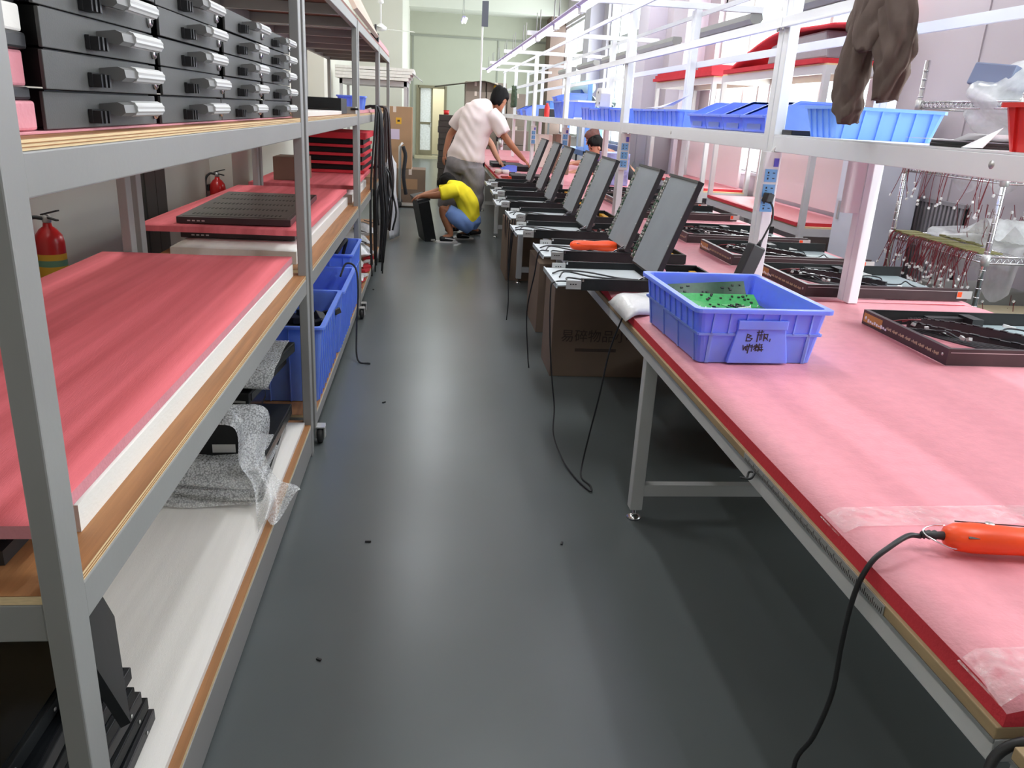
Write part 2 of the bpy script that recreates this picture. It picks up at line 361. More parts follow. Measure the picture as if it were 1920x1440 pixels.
# windows
for i, (y0, y1, z0, z1) in enumerate(WINDOWS):
    x0, x1 = XR + .08, XR + .14
    fr = MB().box(x0, x1, y0, y1, z0, z0 + .06).box(x0, x1, y0, y1, z1 - .06, z1).box(x0, x1, y0, y0 + .06, z0, z1).box(x0, x1, y1 - .06, y1, z0, z1)
    W = struct('window_%d' % (i + 1), fr, FRAME_M)
    MB().box(XR - .03, XR + .06, y0, y1, z0 - .04, z0).build('window_sill', WALL_R, W)
    MB().box(x0, x1, y0, y1, 3.12, 3.26).build('transom', FRAME_M, W)
    n = max(3, round((y1 - y0) / 1.1)); dy = (y1 - y0) / n
    for k in range(1, n): MB().box(x0 - .01, x1 - .01, y0 + k * dy - .035, y0 + k * dy + .035, z0, z1).build('mullion', FRAME_M, W)
    for k in range(n):
        for za, zb in ((z0 + .06, 3.12), (3.26, z1 - .06)):
            MB().box(x0 + .02, x0 + .026, y0 + k * dy + .035, y0 + (k + 1) * dy - .035, za, zb).build('pane', GLASS, W)

# ================================================================== LAMPS
TUBE_M = mat('lit_tube', (1, 1, 1), 0.4, emit=(0.94, 0.955, 1.0), estr=TUBE_E)
BATTEN_M = mat('batten_violet_grey', srgb(186, 176, 220), 0.45)
def batten(name, label, loc, L, along='y', group=None, power=None, cords=None):
    T = thing(name, label, 'light', loc, group=group)
    b = MB().prism([(-.035, .02), (.035, .02), (.05, .0), (.03, -.012), (-.03, -.012), (-.05, 0)], 'y', -L / 2, L / 2)
    b.build('batten_body', BATTEN_M, T)
    MB().tube([(0, -L / 2 + .03, -.03), (0, L / 2 - .03, -.03)], .016, 10).build('tube', TUBE_M, T)
    for s in (-1, 1): MB().box(-.02, .02, s * (L / 2 - .03) - .015, s * (L / 2 - .03) + .015, -.052, -.0).build('tube_holder', WHITE_PL, T)
    if cords:
        c = MB()
        for s in (-.8, .8): c.tube([(0, s * L / 2, .02), (0, s * L / 2, cords)], .006, 5)
        c.build('hanger', GREY_STEEL, T)
    if along == 'x': T.rotation_euler = (0, 0, PI / 2)
    return T
# the long row over the bench
ORD = ['nearest', 'second', 'third', 'fourth', 'fifth', 'sixth', 'seventh', 'eighth', 'ninth', 'tenth', 'eleventh', 'farthest']
yy = 1.15; k = 0; L = 1.3
while yy < 16.2:
    batten('bench_light', (ORD[k] + ' violet-grey tube light of the glowing row over the bench, counted from the camera'), (1.10, yy + L / 2, 2.33), L - .03, group='tube lights in the row over the bench', cords=.24)
    yy += L + .02; k += 1
# ceiling fluorescents (one in view far off, the rest unseen and added as fill)
for i, (x, y, z, pw) in enumerate(((0.05, -3.0, 4.35, 1.5), (-0.9, 1.2, 4.35, .6), (-1.5, 4.6, 4.35, 3.5), (0.5, 4.3, 4.35, 4.0), (-0.1, 9.2, 4.35, 2.2), (0.05, 13.5, 4.35, 3.0), (0.15, 16.8, 4.35, 2.5), (2.2, 0.8, 4.35, 6), (3.3, 6.4, 4.35, 5), (3.3, 10.0, 4.35, 5), (3.3, 14.0, 4.35, 2.5))):
    batten('ceiling_fill_light', ORD[i] + ' unseen added fill tube light above the ' + ('left racks', 'aisle', 'benches')[(x > -.5) + (x > 1)], (x, y, z), 1.3, group='added ceiling fill lights', cords=.5)
    d = area('ceiling_area_light', (x, y, z - .08), (0, 0, 0), .16, 1.3, CEIL_P * pw, (.95, .98, 1))
t = batten('far_ceiling_light', 'bright double tube light under ceiling near the back wall', (0.75, 22.0, 3.72), 1.2, cords=1.15)
MB().tube([(.07, -.57, -.03), (.07, .57, -.03)], .016, 10).build('tube', TUBE_M, t)
area('ceiling_area_light', (0.75, 22.0, 3.62), (0, 0, 0), .16, 1.2, CEIL_P * 2, (.95, .98, 1))
# ceiling fan at the back left
T = thing('ceiling_fan', 'white ceiling fan hanging near the back left corner', 'fan', (-1.02, 17.0, 2.92))
MB().lathe([(.03, 0), (.11, .02), (.12, .07), (.05, .12), (.02, .14)], n=18).build('motor', WHITE_PL, T)
MB().tube([(0, 0, .12), (0, 0, 1.98)], .018, 8).build('down_rod', WHITE_PL, T)
MB().lathe([(.02, .62), (.05, .56), (.06, .5), (.02, .48)], n=14).build('canopy', WHITE_PL, T)
for k in range(3):
    a = 0.35 + k * 2 * PI / 3
    MB().obox((math.cos(a) * .40, math.sin(a) * .40, .04), (.56, .12, .008), (0.15, 0, a)).build('blade', mat('fan_blade', srgb(196, 196, 188), .5), T)
# conduit pole with a switch box near the far end of the bench
T = thing('conduit_pole', 'thin white upright conduit pole with dark switch box up high', 'pole', (0.93, 16.45, 0.79))
MB().tube([(0, 0, 0), (0, 0, 4.09)], .018, 8).build('conduit', WHITE_PL, T)
MB().box(-.02, .10, -.05, .02, 2.28, 2.72).build('switch_box', mat('slate_box', srgb(96, 100, 112), .5), T)

# ================================================================== LEFT STORAGE RACKS
XF, XK = -0.52, -1.26                                                # outer front face and back face of the rack row
LV = {'low': (0.02, 0.145), 'mid': (0.765, 0.83), 'top': (1.41, 1.47), 'roof': (2.04, 2.10)}
PW, PD = 0.036, 0.062
def rack(y0, y1, label, caster=False):
    T = thing('storage_rack', label, 'rack', (-0.89, (y0 + y1) / 2, 0), group='grey steel racks along the left wall')
    for x0 in (XF - PW, XK):
        for ya in (y0, y1 - PD):
            MB().box(x0, x0 + PW, ya, ya + PD, 0.0 if not caster else .09, 2.10).build('post', GREY_STEEL, T, world=True, bevel=.003)
    for nm, (z0, z1) in LV.items():
        if caster and nm == 'low': z0 = .09
        MB().box(XF - PW + .002, XF - .002, y0 + PD, y1 - PD, z0, z1).build('rail', GREY_STEEL, T, world=True, bevel=.003)
        MB().box(XK + .002, XK + PW - .002, y0 + PD, y1 - PD, z0, z1).build('rail', GREY_STEEL, T, world=True)
        for ya in (y0 + .004, y1 - PD + .004):
            MB().box(XK + PW, XF - PW, ya, ya + PD - .008, z0, z1).build('crossbeam', GREY_STEEL, T, world=True, bevel=.003)
        n = 2
        for k in range(1, n + 1):
            yy = y0 + (y1 - y0) * k / (n + 1)
            MB().box(XK + PW, XF - PW, yy - .02, yy + .02, z0, z1 - .004).build('crossbeam', GREY_STEEL, T, world=True)
        d = .004 if nm != 'roof' else .0
        b = MB()
        zt = z1 + (.016 if nm != 'low' else .014)
        b.box(XK + .01, XF - .004, y0 + .004, y1 - .004, z1 + .0005, zt - .0015, 1).box(XK + .01, XF - .004, y0 + .004, y1 - .004, zt - .0015, zt, 0)
        b.build('shelf_board', [PLY_TOP if nm != 'roof' else PLY_RED, PLY_EDGE if nm != 'roof' else PLY_RED], T, world=True)
        if nm in ('mid', 'top'):
            e = MB()                                                # dark veneer lines in the board edge
            for k in range(2): e.box(XF - .0042, XF - .0032, y0 + PD, y1 - PD, z1 + .004 + k * .005, z1 + .0055 + k * .005)
            e.build('veneer_line', PLY_EDGE_DARK, T, world=True)
    if caster:
        for xx in (XF + .015, XK + .03):
            for ya in (y0 + .05, y1 - .05):
                c = MB().box(xx - .022, xx + .022, ya - .03, ya + .03, .084, .09).box(xx - .024, xx - .018, ya - .02, ya + .02, .03, .086).box(xx + .018, xx + .024, ya - .02, ya + .02, .03, .086)
                C = c.build('caster', SILVER, T, world=True)
                o = MB().lathe([(.030, -.014), (.040, -.010), (.042, 0), (.040, .010), (.030, .014)], c=(xx, ya, .0425), n=18, axis='x').build('wheel', RUBBER, None)
                o.parent = C; t = root_loc(C); o.data.transform(Matrix.Translation(-t))
    return T
rack(1.05, 3.475, 'nearest grey steel rack, loaded with drawer units and a red foam sheet')
rack(3.535, 6.02, 'second grey steel rack from the camera, with blue crates on its lowest shelf', True)
rack(6.08, 8.42, 'third grey steel rack, with the bunch of black cables on its corner', True)
rack(8.47, 10.45, 'farthest grey steel rack in the left row', True)

def sheet(name, label, cat, x0, x1, y0, y1, z0, z1, m, group=None, bend=0.004, seed=1, edge=None):
    f = wob(seed); nu, nv = 10, 22
    mb = MB()
    top = lambda u, v: (x0 + (x1 - x0) * u, y0 + (y1 - y0) * v, z1 + bend * f(u, v))
    bot = lambda u, v: (x0 + (x1 - x0) * u, y0 + (y1 - y0) * v, z0 + bend * .2 * (f(u, v) - 1) * 0)
    mb.grid(top, nu, nv); mb.grid(bot, nu, nv)
    N = (nu + 1) * (nv + 1)
    ring = [i for i in range(nu + 1)] + [j * (nu + 1) + nu for j in range(1, nv + 1)] + [nv * (nu + 1) + i for i in range(nu - 1, -1, -1)] + [j * (nu + 1) for j in range(nv - 1, 0, -1)]
    for k in range(len(ring)):
        a, b = ring[k], ring[(k + 1) % len(ring)]
        mb.f.append((a, b, b + N, a + N)); mb.mi.append(1 if edge else 0); mb.sm.append(False)
    o = mb.build(name, [m, edge] if edge else m, None)
    c = Vector(((x0 + x1) / 2, (y0 + y1) / 2, z0)); o.data.transform(Matrix.Translation(-c)); o.location = c
    return tag(o, label, cat, group)

# ---- rack 1, middle shelf: white foam under a large red foam sheet
sheet('foam_sheet', 'thick white foam sheet under the big red foam sheet on the nearest rack', 'foam', -1.20, -0.574, 1.24, 3.40, .846, .897, FOAM_WHITE, seed=3)
sheet('foam_sheet', 'big red foam sheet with pale stripes on the middle shelf of nearest rack', 'foam', -1.34, -0.576, 1.12, 3.405, .902, .925, FOAM_RED, seed=4, bend=.004, edge=FOAM_PINK)
for k, (x0, x1, z) in enumerate(((-1.1, -.645, .847), (-1.15, -.655, .874))):
    o = MB().box(x0, x1, 1.135 + .03 * k, 1.225, z, z + .025).build('profile', BLACK_PL); tag(o, ('lower' if k == 0 else 'upper') + ' black bar poking out under the near end of the big red foam sheet', 'bar')
# ---- rack 1, lowest shelf
sheet('foam_sheet', 'white foam sheet lining the lowest shelf of the nearest rack', 'foam', -1.22, -0.548, 1.12, 3.40, .160, .176, FOAM_WHITE, seed=5, bend=.002)
zz = .179
for k in range(8):
    xr = -.605 - .006 * k + R_.uniform(-.012, .012); yf = 1.56 - .02 * k + R_.uniform(-.02, .02)
    a = R_.uniform(-.05, .05)
    T = thing('black_tray', ['lowest', 'second', 'third', 'fourth', 'fifth', 'sixth', 'seventh', 'topmost'][k] + ' black tray, from the bottom, stacked at near end of the lowest shelf', 'tray', (xr - .28, yf - .19, zz), a, group='black panels stacked on the lowest rack shelf')
    MB().box(-.28, .28, -.19, .19, 0, .030).build('tray', BLACK if k % 2 else BLACK_PL, T, bevel=.002)
    MB().box(-.27, .27, -.18, .18, .030, .034).build('lip', BLACK_GLOSS, T)
    s = MB()
    for q in range(3): s.lathe([(.004, 0), (.004, .0015)], c=(.281, -.15 + .14 * q, .015), n=8, axis='x')
    s.build('screw', SILVER, T)
    zz += .0425
T = thing('black_tray', 'black tray leaning upright against the near black stack', 'tray', (-.655, 1.38, zz - .04))
MB().obox((0, 0, .11), (.36, .018, .30), (0.30, 0.0, -1.15)).build('tray', BLACK, T)
# bundles at the far end of the lowest shelf
def slab(label, x0, x1, y0, y1, z0, z1, rz, m=BLACK, name='black_chassis', cat='chassis', group=None, lip=True):
    T = thing(name, label, cat, ((x0 + x1) / 2, (y0 + y1) / 2, z0), rz, group)
    a, b, h = (x1 - x0) / 2, (y1 - y0) / 2, z1 - z0
    MB().box(-a, a, -b, b, 0, h).build('case', m, T, bevel=.003)
    if lip:
        MB().box(-a * .8, -a * .55, -b - .002, -b, h * .1, h * .3).box(a * .6, a * .95, -b - .002, -b, h * .1, h * .3).build('slot_cover', SILVER, T)
        MB().box(a, a + .003, -b * .9, b * .9, h * .15, h * .8).build('side_strip', BLACK_GLOSS, T)
    return T
slab('flat black chassis at the bottom of the bubble-wrapped stack', -1.16, -.60, 2.62, 3.32, .180, .228, .05)
slab('second black chassis of the bubble-wrapped stack', -1.15, -.595, 2.64, 3.33, .247, .295, -.02)
slab('tall black equipment case in the middle of the bubble-wrapped stack', -1.15, -.69, 2.72, 3.34, .312, .47, .04)
slab('black chassis resting on the tall black case', -1.14, -.63, 2.86, 3.37, .474, .515, -.10)
slab('topmost black chassis of the bubble-wrapped stack', -1.13, -.60, 2.88, 3.38, .530, .572, -.14)
def drape(name, label, fn, m=BUBBLE, nu=26, nv=18, group=None):
    o = MB().grid(fn, nu, nv).build(name, m, None, fix=False)
    return tag(o, label, 'bubble wrap' if m is BUBBLE else 'film', group)
def wrap_fn(x0, x1, yf, yb, zt, zb, seed, amp=.018):
    f = wob(seed)
    def fn(u, v):
        # v: 0 bottom of the front, then up the front and back over the top
        x = x0 + (x1 - x0) * u; q = f(u * 1.3, v * 1.6)
        if v < .45: t = v / .45; return (x + .01 * q, yf - .018 + amp * q * .6, zb + (zt - zb) * t + .006 * q)
        t = (v - .45) / .55; return (x + .01 * q, yf - .018 + (yb - yf) * t, zt + .012 + amp * abs(q) * .8)
    return fn
drape('bubble_wrap', 'bubble wrap around the bottom of the black stack on lowest shelf', wrap_fn(-1.15, -.585, 2.60, 3.0, .236, .186, 11))
drape('bubble_wrap', 'bubble wrap between the two lower black chassis and tall case', wrap_fn(-1.15, -.59, 2.62, 2.95, .302, .252, 12))
drape('bubble_wrap', 'bubble wrap over the topmost black chassis near the rack post', wrap_fn(-1.02, -.575, 2.86, 3.30, .578, .535, 13))
f14 = wob(14)
def fall(u, v):                                                     # strip hanging from the stack out over the shelf edge
    P = smooth_path([(-.73, 2.70, .498), (-.645, 2.685, .470), (-.615, 2.69, .40), (-.61, 2.66, .325), (-.575, 2.63, .26), (-.535, 2.58, .205), (-.505, 2.50, .185)], 5)
    i = min(len(P) - 2, int(v * (len(P) - 1))); t = v * (len(P) - 1) - i; p = P[i].lerp(P[i + 1], t)
    wd = .075 + .07 * v + .05 * math.sin(v * 7)
    q = f14(u * 2.2, v * 2.4)
    return (p.x + (u - .5) * wd * .55 + .014 * q, p.y + (u - .5) * wd * 1.6 + .010 * q, p.z + .018 * q + .02 * math.sin(u * 9 + v * 6) + .01)
drape('bubble_wrap', 'crumpled strip of bubble wrap hanging out over the lowest shelf edge', fall, nu=22, nv=34)

# ---- rack 1, top shelf: pink sheet, foam blocks and the four columns of drawer units
sheet('foam_sheet', 'thin pink foam sheet under the drawer units on upper shelf', 'foam', -1.2, -0.556, 1.13, 3.42, 1.4865, 1.4895, FOAM_PINK, seed=6, bend=.001)
z = 1.4908
for k, (h, m, lab) in enumerate(((.040, FOAM_PINK, 'lowest pink foam block beside the near end of the drawer units'), (.018, BLACK_PL, 'lowest black slab between foam blocks beside the drawer units'), (.048, FOAM_PINK, 'upper pink foam block beside the near end of the drawer units'), (.022, BLACK_PL, 'middle black slab between pink and white foam beside drawer units'), (.036, FOAM_WHITE, 'white foam block beside the near end of the drawer units'), (.036, BLACK_PL, 'topmost black slab beside the near end of the drawer units'))):
    foam = m is not BLACK_PL
    o = MB().box(-.95, -.565 - .004 * (k % 3), 1.15, 1.262, 0, h).build('foam_block' if foam else 'black_slab', m, None, bevel=.004)
    o.location = (0, 0, z); tag(o, lab, 'foam' if foam else 'slab'); z += h + .0005
def drawer_unit():
    T = thing('drawer_unit', 'drawer unit', 'rack drawer')
    MB().box(-.44, -.006, .018, .468, .003, .0535).build('body', BLACK, T)
    MB().box(-.006, 0, 0, .486, .0005, .0515).build('face_plate', CHASSIS_GREY, T, bevel=.0012)
    H = MB().prism([(0, -.006), (.020, -.010), (.034, -.012), (.042, -.006), (.040, .006), (.030, .010), (0, .006)], 'y', .200, .262).build('handle', HANDLE_GREY, T); H.location = (0, 0, .030)
    g = MB()
    prof = []
    for k in range(20):
        a = 2 * PI * k / 20; r = .0125 if k % 2 else .0112; prof.append((.034 + r * math.cos(a), .0 + r * math.sin(a)))
    g.prism(prof, 'y', .250, .396); o = g.build('ribbed_grip', GRIP, H)
    n = MB()
    for k in range(5): n.box(.001, .020 + .003 * (k % 2), .152 + k * .0085, .1592 + k * .0085, .007, .026)
    n.box(.001, .007, .150, .205, .008, .028).build('latch_knob', BLACK_PL, T)
    s = MB().lathe([(.0105, 0), (.0105, .005), (.008, .007)], c=(0, .473, .020), n=14, axis='x').build('lock_screw', CHROME, T)
    MB().lathe([(.0048, .007), (.0042, .0085)], c=(0, .473, .020), n=10, axis='x').build('screw_slot', BLACK_PL, s)
    return T
proto = drawer_unit(); first = True
cols = (1.272, 1.790, 2.312, 2.838)
cn = ('nearest', 'second', 'third', 'farthest'); rn = ('bottom', 'second lowest', 'middle', 'second highest', 'top')
for c, y in enumerate(cols):
    sc = (1.0, 1.0, .985, 1.10)[c]
    for r in range(5):
        o = proto if first else copy_tree(proto); first = False
        dx = R_.uniform(-.006, .006) + .003 * r
        o.location = (-.556 + dx, y + R_.uniform(-.006, .006) + (.012 if r == 0 and c == 0 else 0), 1.4908 + r * .0562); o.rotation_euler = (0, 0, R_.uniform(-.008, .008))
        o.scale = (1, sc, 1.04)
        tag(o, '%s grey drawer unit with ribbed white handle in the %s column' % (rn[r], cn[c]), 'rack drawer', 'drawer units on the upper shelf')

# ---- rack 2: middle shelf
sheet('foam_sheet', 'white foam slab along the front of the middle shelf of second rack', 'foam', -1.15, -0.60, 3.66, 5.98, .846, .905, FOAM_WHITE, seed=8, bend=.003)
def perf_panel(label, x0, x1, y0, y1, z, rz):
    T = thing('perforated_panel', label, 'panel', ((x0 + x1) / 2, (y0 + y1) / 2, z), rz)
    a, b = (x1 - x0) / 2, (y1 - y0) / 2
    MB().box(-a, a, -b, b, 0, .030).build('case', MAROON, T, bevel=.002)
    MB().box(-a + .02, a - .02, -b + .04, b - .04, .030, .0315).build('lid_plate', mat('perforated_plate', (.055, .052, .045), .4, var=.3, vscale=6), T)
    s = MB()
    for row in range(5):
        for k in range(22):
            yy = -b + .10 + row * (2 * b - .2) / 4.4
            s.box(-a + .05 + k * (2 * a - .1) / 22, -a + .058 + k * (2 * a - .1) / 22, yy, yy + .05, .0315, .0325)
    o = s.build('slots', BLACK, T); o['kind'] = 'stuff'
    q = MB()
    for k in range(4): q.box(-a + .05 + .022 * k, -a + .064 + .022 * k, -b - .001, -b, .010, .016)
    q.build('connector_row', SILVER, T)
    return T
perf_panel('black perforated panel sandwiched under the red foam sheet on second rack', -1.19, -.66, 3.93, 5.0, .9085, .02)
sheet('foam_sheet', 'red foam sheet carrying the black perforated panel on second rack', 'foam', -1.36, -0.60, 3.86, 5.93, .9425, .968, FOAM_RED, seed=9, bend=.003)
perf_panel('black perforated panel lying on top of the red foam sheet', -1.22, -.69, 3.96, 5.15, .9715, .03)
sheet('foam_sheet', 'white foam slab on the middle shelf of the third rack', 'foam', -1.15, -0.585, 6.16, 7.5, .846, .905, FOAM_WHITE, seed=18, bend=.003)
sheet('foam_sheet', 'red foam sheet at the front of the third rack, behind the post', 'foam', -1.34, -0.575, 6.17, 7.9, .9425, .968, FOAM_RED, seed=10, bend=.003)
# stack of black chassis between red foam sheets on rack 3
z = .9725
for k in range(4):
    sheet('foam_sheet', ['lowest', 'second lowest', 'second highest', 'upper'][k] + ' red foam layer in the black and red stack on third rack', 'foam', -1.10, -.585, 7.30, 8.32, z, z + .022, FOAM_DEEP, seed=20 + k, bend=.002, group='red foam layers in the stack'); z += .025
    slab(['lowest', 'second lowest', 'second highest', 'topmost'][k] + ' black chassis between red foam layers on third rack', -1.08, -.60, 7.34, 8.28, z, z + .045, R_.uniform(-.02, .02), lip=False, group='black chassis in the red foam stack'); z += .0475
sheet('foam_sheet', 'thick red foam slab topping the black and red stack on third rack', 'foam', -1.12, -.57, 7.28, 8.3, z, z + .05, FOAM_DEEP, seed=25, bend=.004)
T = thing('carton', 'small brown carton at the back of the second rack, beside the red sheet', 'box', (-1.08, 6.57, .9705))
MB().box(-.12, .12, -.16, .16, 0, .17).build('carton_body', CARTON_D, T)
MB().box(-.12, .12, -.004, .004, .17, .172).build('tape_seam', TAPE_W, T)
# ---- rack 2 and 3: top shelf
sheet('foam_sheet', 'thin white foam sheet on the upper shelf of second rack', 'foam', -1.2, -.55, 3.62, 5.2, 1.4865, 1.505, FOAM_WHITE, seed=30, bend=.002)
T = slab('long black box on the upper shelf of the second rack', -1.02, -.56, 5.28, 5.62, 1.4865, 1.580, 0, lip=False, name='black_box', cat='box')
MB().box(-.22, .22, -.171, -.170, .02, .03).build('front_seam', BLACK_GLOSS, T)
T = thing('metal_clamp', 'small grey metal clamp at the shelf edge beside the black box', 'clamp', (-.55, 5.86, 1.4865))
MB().box(-.03, .03, -.05, .05, 0, .045).build('block', SILVER, T); MB().tube([(0, -.05, .03), (.05, -.07, .032)], .008, 8).build('lever', BLACK_PL, T)
sheet('foam_sheet', 'pink foam sheet on the upper shelf of the third rack', 'foam', -1.2, -.54, 6.2, 8.3, 1.4865, 1.508, FOAM_PINK, seed=31, bend=.002)
def crate_mesh(L, W, H, t=.004, tap=.03, rim=.012, rimh=.012, ribs=(6, 4), foot=0):
    """open tapered crate, L along y, W along x, with flange rim and ribs; origin bottom centre"""
    mb = MB(); a, b = W / 2, L / 2; a0, b0 = a - tap, b - tap
    def ring(aa, bb, z, r=.02):
        pts = []
        for cx, cy, s in ((aa - r, bb - r, 0), (-aa + r, bb - r, 90), (-aa + r, -bb + r, 180), (aa - r, -bb + r, 270)):
            for k in range(4): an = math.radians(s + 30 * k); pts.append((cx + r * math.cos(an), cy + r * math.sin(an), z))
        return pts
    rings = [ring(a0, b0, 0), ring(a, b, H - rimh), ring(a + rim, b + rim, H - rimh), ring(a + rim, b + rim, H), ring(a - t, b - t, H), ring(a0 - t, b0 - t, t)]
    vs = [p for r in rings for p in r]; fs = []; n = 16
    for i in range(5):
        for k in range(n): fs.append((i * n + k, i * n + (k + 1) % n, (i + 1) * n + (k + 1) % n, (i + 1) * n + k))
    fs.append(tuple(range(n - 1, -1, -1))); fs.append(tuple(5 * n + k for k in range(n)))
    mb.add(vs, fs)
    return mb
def crate_ribs(L, W, H, tap, ribs, t=.006, z0=.0, z1=None, out=.006, band=None):
    mb = MB(); a, b = W / 2, L / 2; z1 = z1 or H - .012
    wall = lambda z: tap * (1 - z / (H - .012))
    for s in (-1, 1):
        for k in range(ribs[0]):
            y = (-b + tap + .03) + (2 * (b - tap) - .06) * k / (ribs[0] - 1)
            x0, x1 = s * (a - wall(z0)), s * (a - wall(z1))
            mb.bar((x0 + s * out / 2, y, z0), (x1 + s * out / 2, y, z1), t, out, up=(1, 0, 0))
        for k in range(ribs[1]):
            x = (-a + tap + .03) + (2 * (a - tap) - .06) * k / (ribs[1] - 1)
            y0, y1 = s * (b - wall(z0)), s * (b - wall(z1))
            mb.bar((x, y0 + s * out / 2, z0), (x, y1 + s * out / 2, z1), t, out, up=(0, 1, 0))
    if band:
        for z in band:
            w0 = wall(z)
            for s in (-1, 1):
                mb.box(s * (a - w0) if s > 0 else -(a - w0) - out, s * (a - w0) + out if s > 0 else -(a - w0), -b + w0, b - w0, z - .004, z + .004)
                mb.box(-a + w0, a - w0, (b - w0) if s > 0 else -(b - w0) - out, (b - w0) + out if s > 0 else -(b - w0), z - .004, z + .004)
    return mb
def crate(name, label, loc, L, W, H, m, rz=0, tap=.03, ribs=(6, 4), group=None, rim=.012, band=None, cat='crate'):
    T = thing(name, label, cat, loc, rz, group)
    sh = crate_mesh(L, W, H, tap=tap, rim=rim); rb = crate_ribs(L, W, H, tap, ribs, band=band); sh.add(rb.v, rb.f); sh.build('shell', m, T)
    return T
crate('small_bin', 'small dark blue bin on the pink sheet of third rack upper shelf', (-.62, 6.62, 1.5115), .16, .20, .10, BLUE_DEEP, ribs=(3, 3), tap=.012, cat='bin')
# ---- rack 2, lowest shelf: blue crates
crate('plastic_crate', 'nearest deep blue crate on the lowest shelf of second rack', (-.755, 4.08, .163), .78, .50, .385, BLUE_DEEP, tap=.025, ribs=(9, 5), rim=.02, group='deep blue crates on the rack')
crate('plastic_crate', 'second deep blue crate on the lowest rack shelf', (-.745, 4.86, .163), .70, .50, .375, BLUE_DEEP, tap=.025, ribs=(9, 5), rim=.02, group='deep blue crates on the rack')
crate('plastic_crate', 'third deep blue crate, taller, with a curled strap inside', (-.74, 5.58, .163), .66, .46, .455, BLUE_DEEP, tap=.02, ribs=(7, 5), rim=.015, band=(.30,), group='deep blue crates on the rack')
for k in range(7):
    o = MB().obox((0, 0, .02), (.05, .11, .032), (R_.uniform(-.3, .3), R_.uniform(-.4, .4), R_.uniform(0, 3))).build('adapter_brick', BLACK_PL, None, bevel=.004)
    o.location = (-.60 - .055 * (k % 3) + .01 * k, 4.1 + .085 * (k // 2), .43 + .012 * (k % 2)); tag(o, ORD[k] + ' small black adapter lying in the nearest deep blue crate', 'adapter', 'adapters in the blue crate')
o = MB().box(-.215, .215, -.345, .345, 0, .255).build('packed_cables', BLACK_PL, None); o.location = (-.755, 4.08, .170); o['kind'] = 'stuff'; tag(o, 'dark packed cables filling the nearest deep blue crate', 'cables')
o = MB().tube(smooth_path([(-.62, 5.36, .60), (-.58, 5.44, .66), (-.57, 5.56, .66), (-.60, 5.62, .56), (-.62, 5.60, .45)]), .012, 8).build('strap', T_DARK); tag(o, 'black curled strap over the third deep blue crate', 'strap')
o = MB().tube(smooth_path([(-.55, 4.96, .53), (-.52, 5.02, .60), (-.46, 5.0, .58), (-.44, 4.95, .45), (-.45, 4.92, .20), (-.44, 4.86, .02), (-.36, 4.83, .005)]), .006, 6).build('cord', T_DARK); tag(o, 'thin black cord trailing from blue crates down to the floor', 'cord')
# ---- rack 3, lowest shelf: printed pouches and red scraps
for k in range(9):
    T = thing('pouch', ORD[k] + ' white printed pouch heaped on the lowest shelf of the third rack', 'pouch', (-.66 - .05 * (k % 2), 6.45 + .2 * k, .163 + .07 * (k % 3)), R_.uniform(-.4, .4), 'white pouches on the lowest rack shelf')
    f = wob(40 + k)
    m = MB().grid(lambda u, v: ((u - .5) * .26, (v - .5) * .20, .05 + .10 * (1 - (2 * u - 1) ** 2) * (1 - (2 * v - 1) ** 2) + .01 * f(u, v)), 8, 8)
    m.grid(lambda u, v: ((u - .5) * .26, (v - .5) * .20, .05 - .045 * (1 - (2 * u - 1) ** 2) * (1 - (2 * v - 1) ** 2)), 8, 8).build('bag', MILKY, T)
    MB().obox((.05, -.02, .155), (.09, .05, .004), (.0, .25, 0)).build('printed_label', INK, T)
for k in range(8):
    o = MB().obox((0, 0, .012), (.07, R_.uniform(.10, .2), .02), (0, R_.uniform(-.2, .2), R_.uniform(-.4, .4))).build('foam_scrap', FOAM_DEEP if k % 3 else MILKY)
    o.location = (-.57, 5.98 + .16 + k * .21, .161); tag(o, ORD[k] + (' red' if k % 3 else ' clear') + ' scrap on the low ledge of the third rack', 'scrap', 'scraps along the low ledge')
# ---- cables hanging from the corner of rack 3
def cable_bunch(name, label, x, y, ztop, zbot, n, seed, m=BLACK_PL, sprd=.05):
    r = random.Random(seed); T = thing(name, label, 'cables', (x, y, zbot))
    for k in range(n):
        dx, dy = r.uniform(-sprd, sprd), r.uniform(-sprd * 3, sprd * 3)
        zb = zbot + r.uniform(0, .25); L = ztop - zb
        pts = [(-.10 + dx * .3, dy * .4, ztop - zbot + .012), (-.02, dy * .5, ztop - zbot + .03), (.03 + dx * .4, dy * .6, ztop - zbot - .03), (.02 + dx, dy, (zb - zbot) + L * .6), (.03 + dx * 1.4, dy * 1.1 + r.uniform(-.03, .03), (zb - zbot) + L * .3), (.02 + dx, dy, zb - zbot + .002)]
        MB().tube(smooth_path(pts, 4), r.choice((.006, .008, .010)), 6).build('cable', m, T)
    return T
cable_bunch('cable_bundle', 'bunch of black cables hanging from the upper shelf of third rack to the floor', -.49, 7.35, 1.51, .05, 16, 51)
cable_bunch('cable_bundle', 'tangled dark cables hanging on the far side of the third rack', -.48, 8.35, 1.51, .30, 12, 52, mat('brown_cable', (.035, .022, .022), .5), .06)
cable_bunch('cable_bundle', 'loose black cables spilling from the middle shelf of the third rack', -.46, 7.9, .97, .28, 8, 53, sprd=.08)
# white polythene standing by the last rack
f55 = wob(55)
o = MB().grid(lambda u, v: (-.43 + .10 * (u - .5) + .02 * f55(u * 2, v) - .05 * v, 9.9 + .35 * (u - .5), .02 + (1.0 - .25 * abs(u - .5)) * v), 14, 16).build('plastic_bag', mat('white_polythene', (.72, .73, .76), .3, bump=.5, bscale=12), None, solid=.004)
tag(o, 'tall white plastic sheet standing at the aisle end of the left racks', 'plastic')
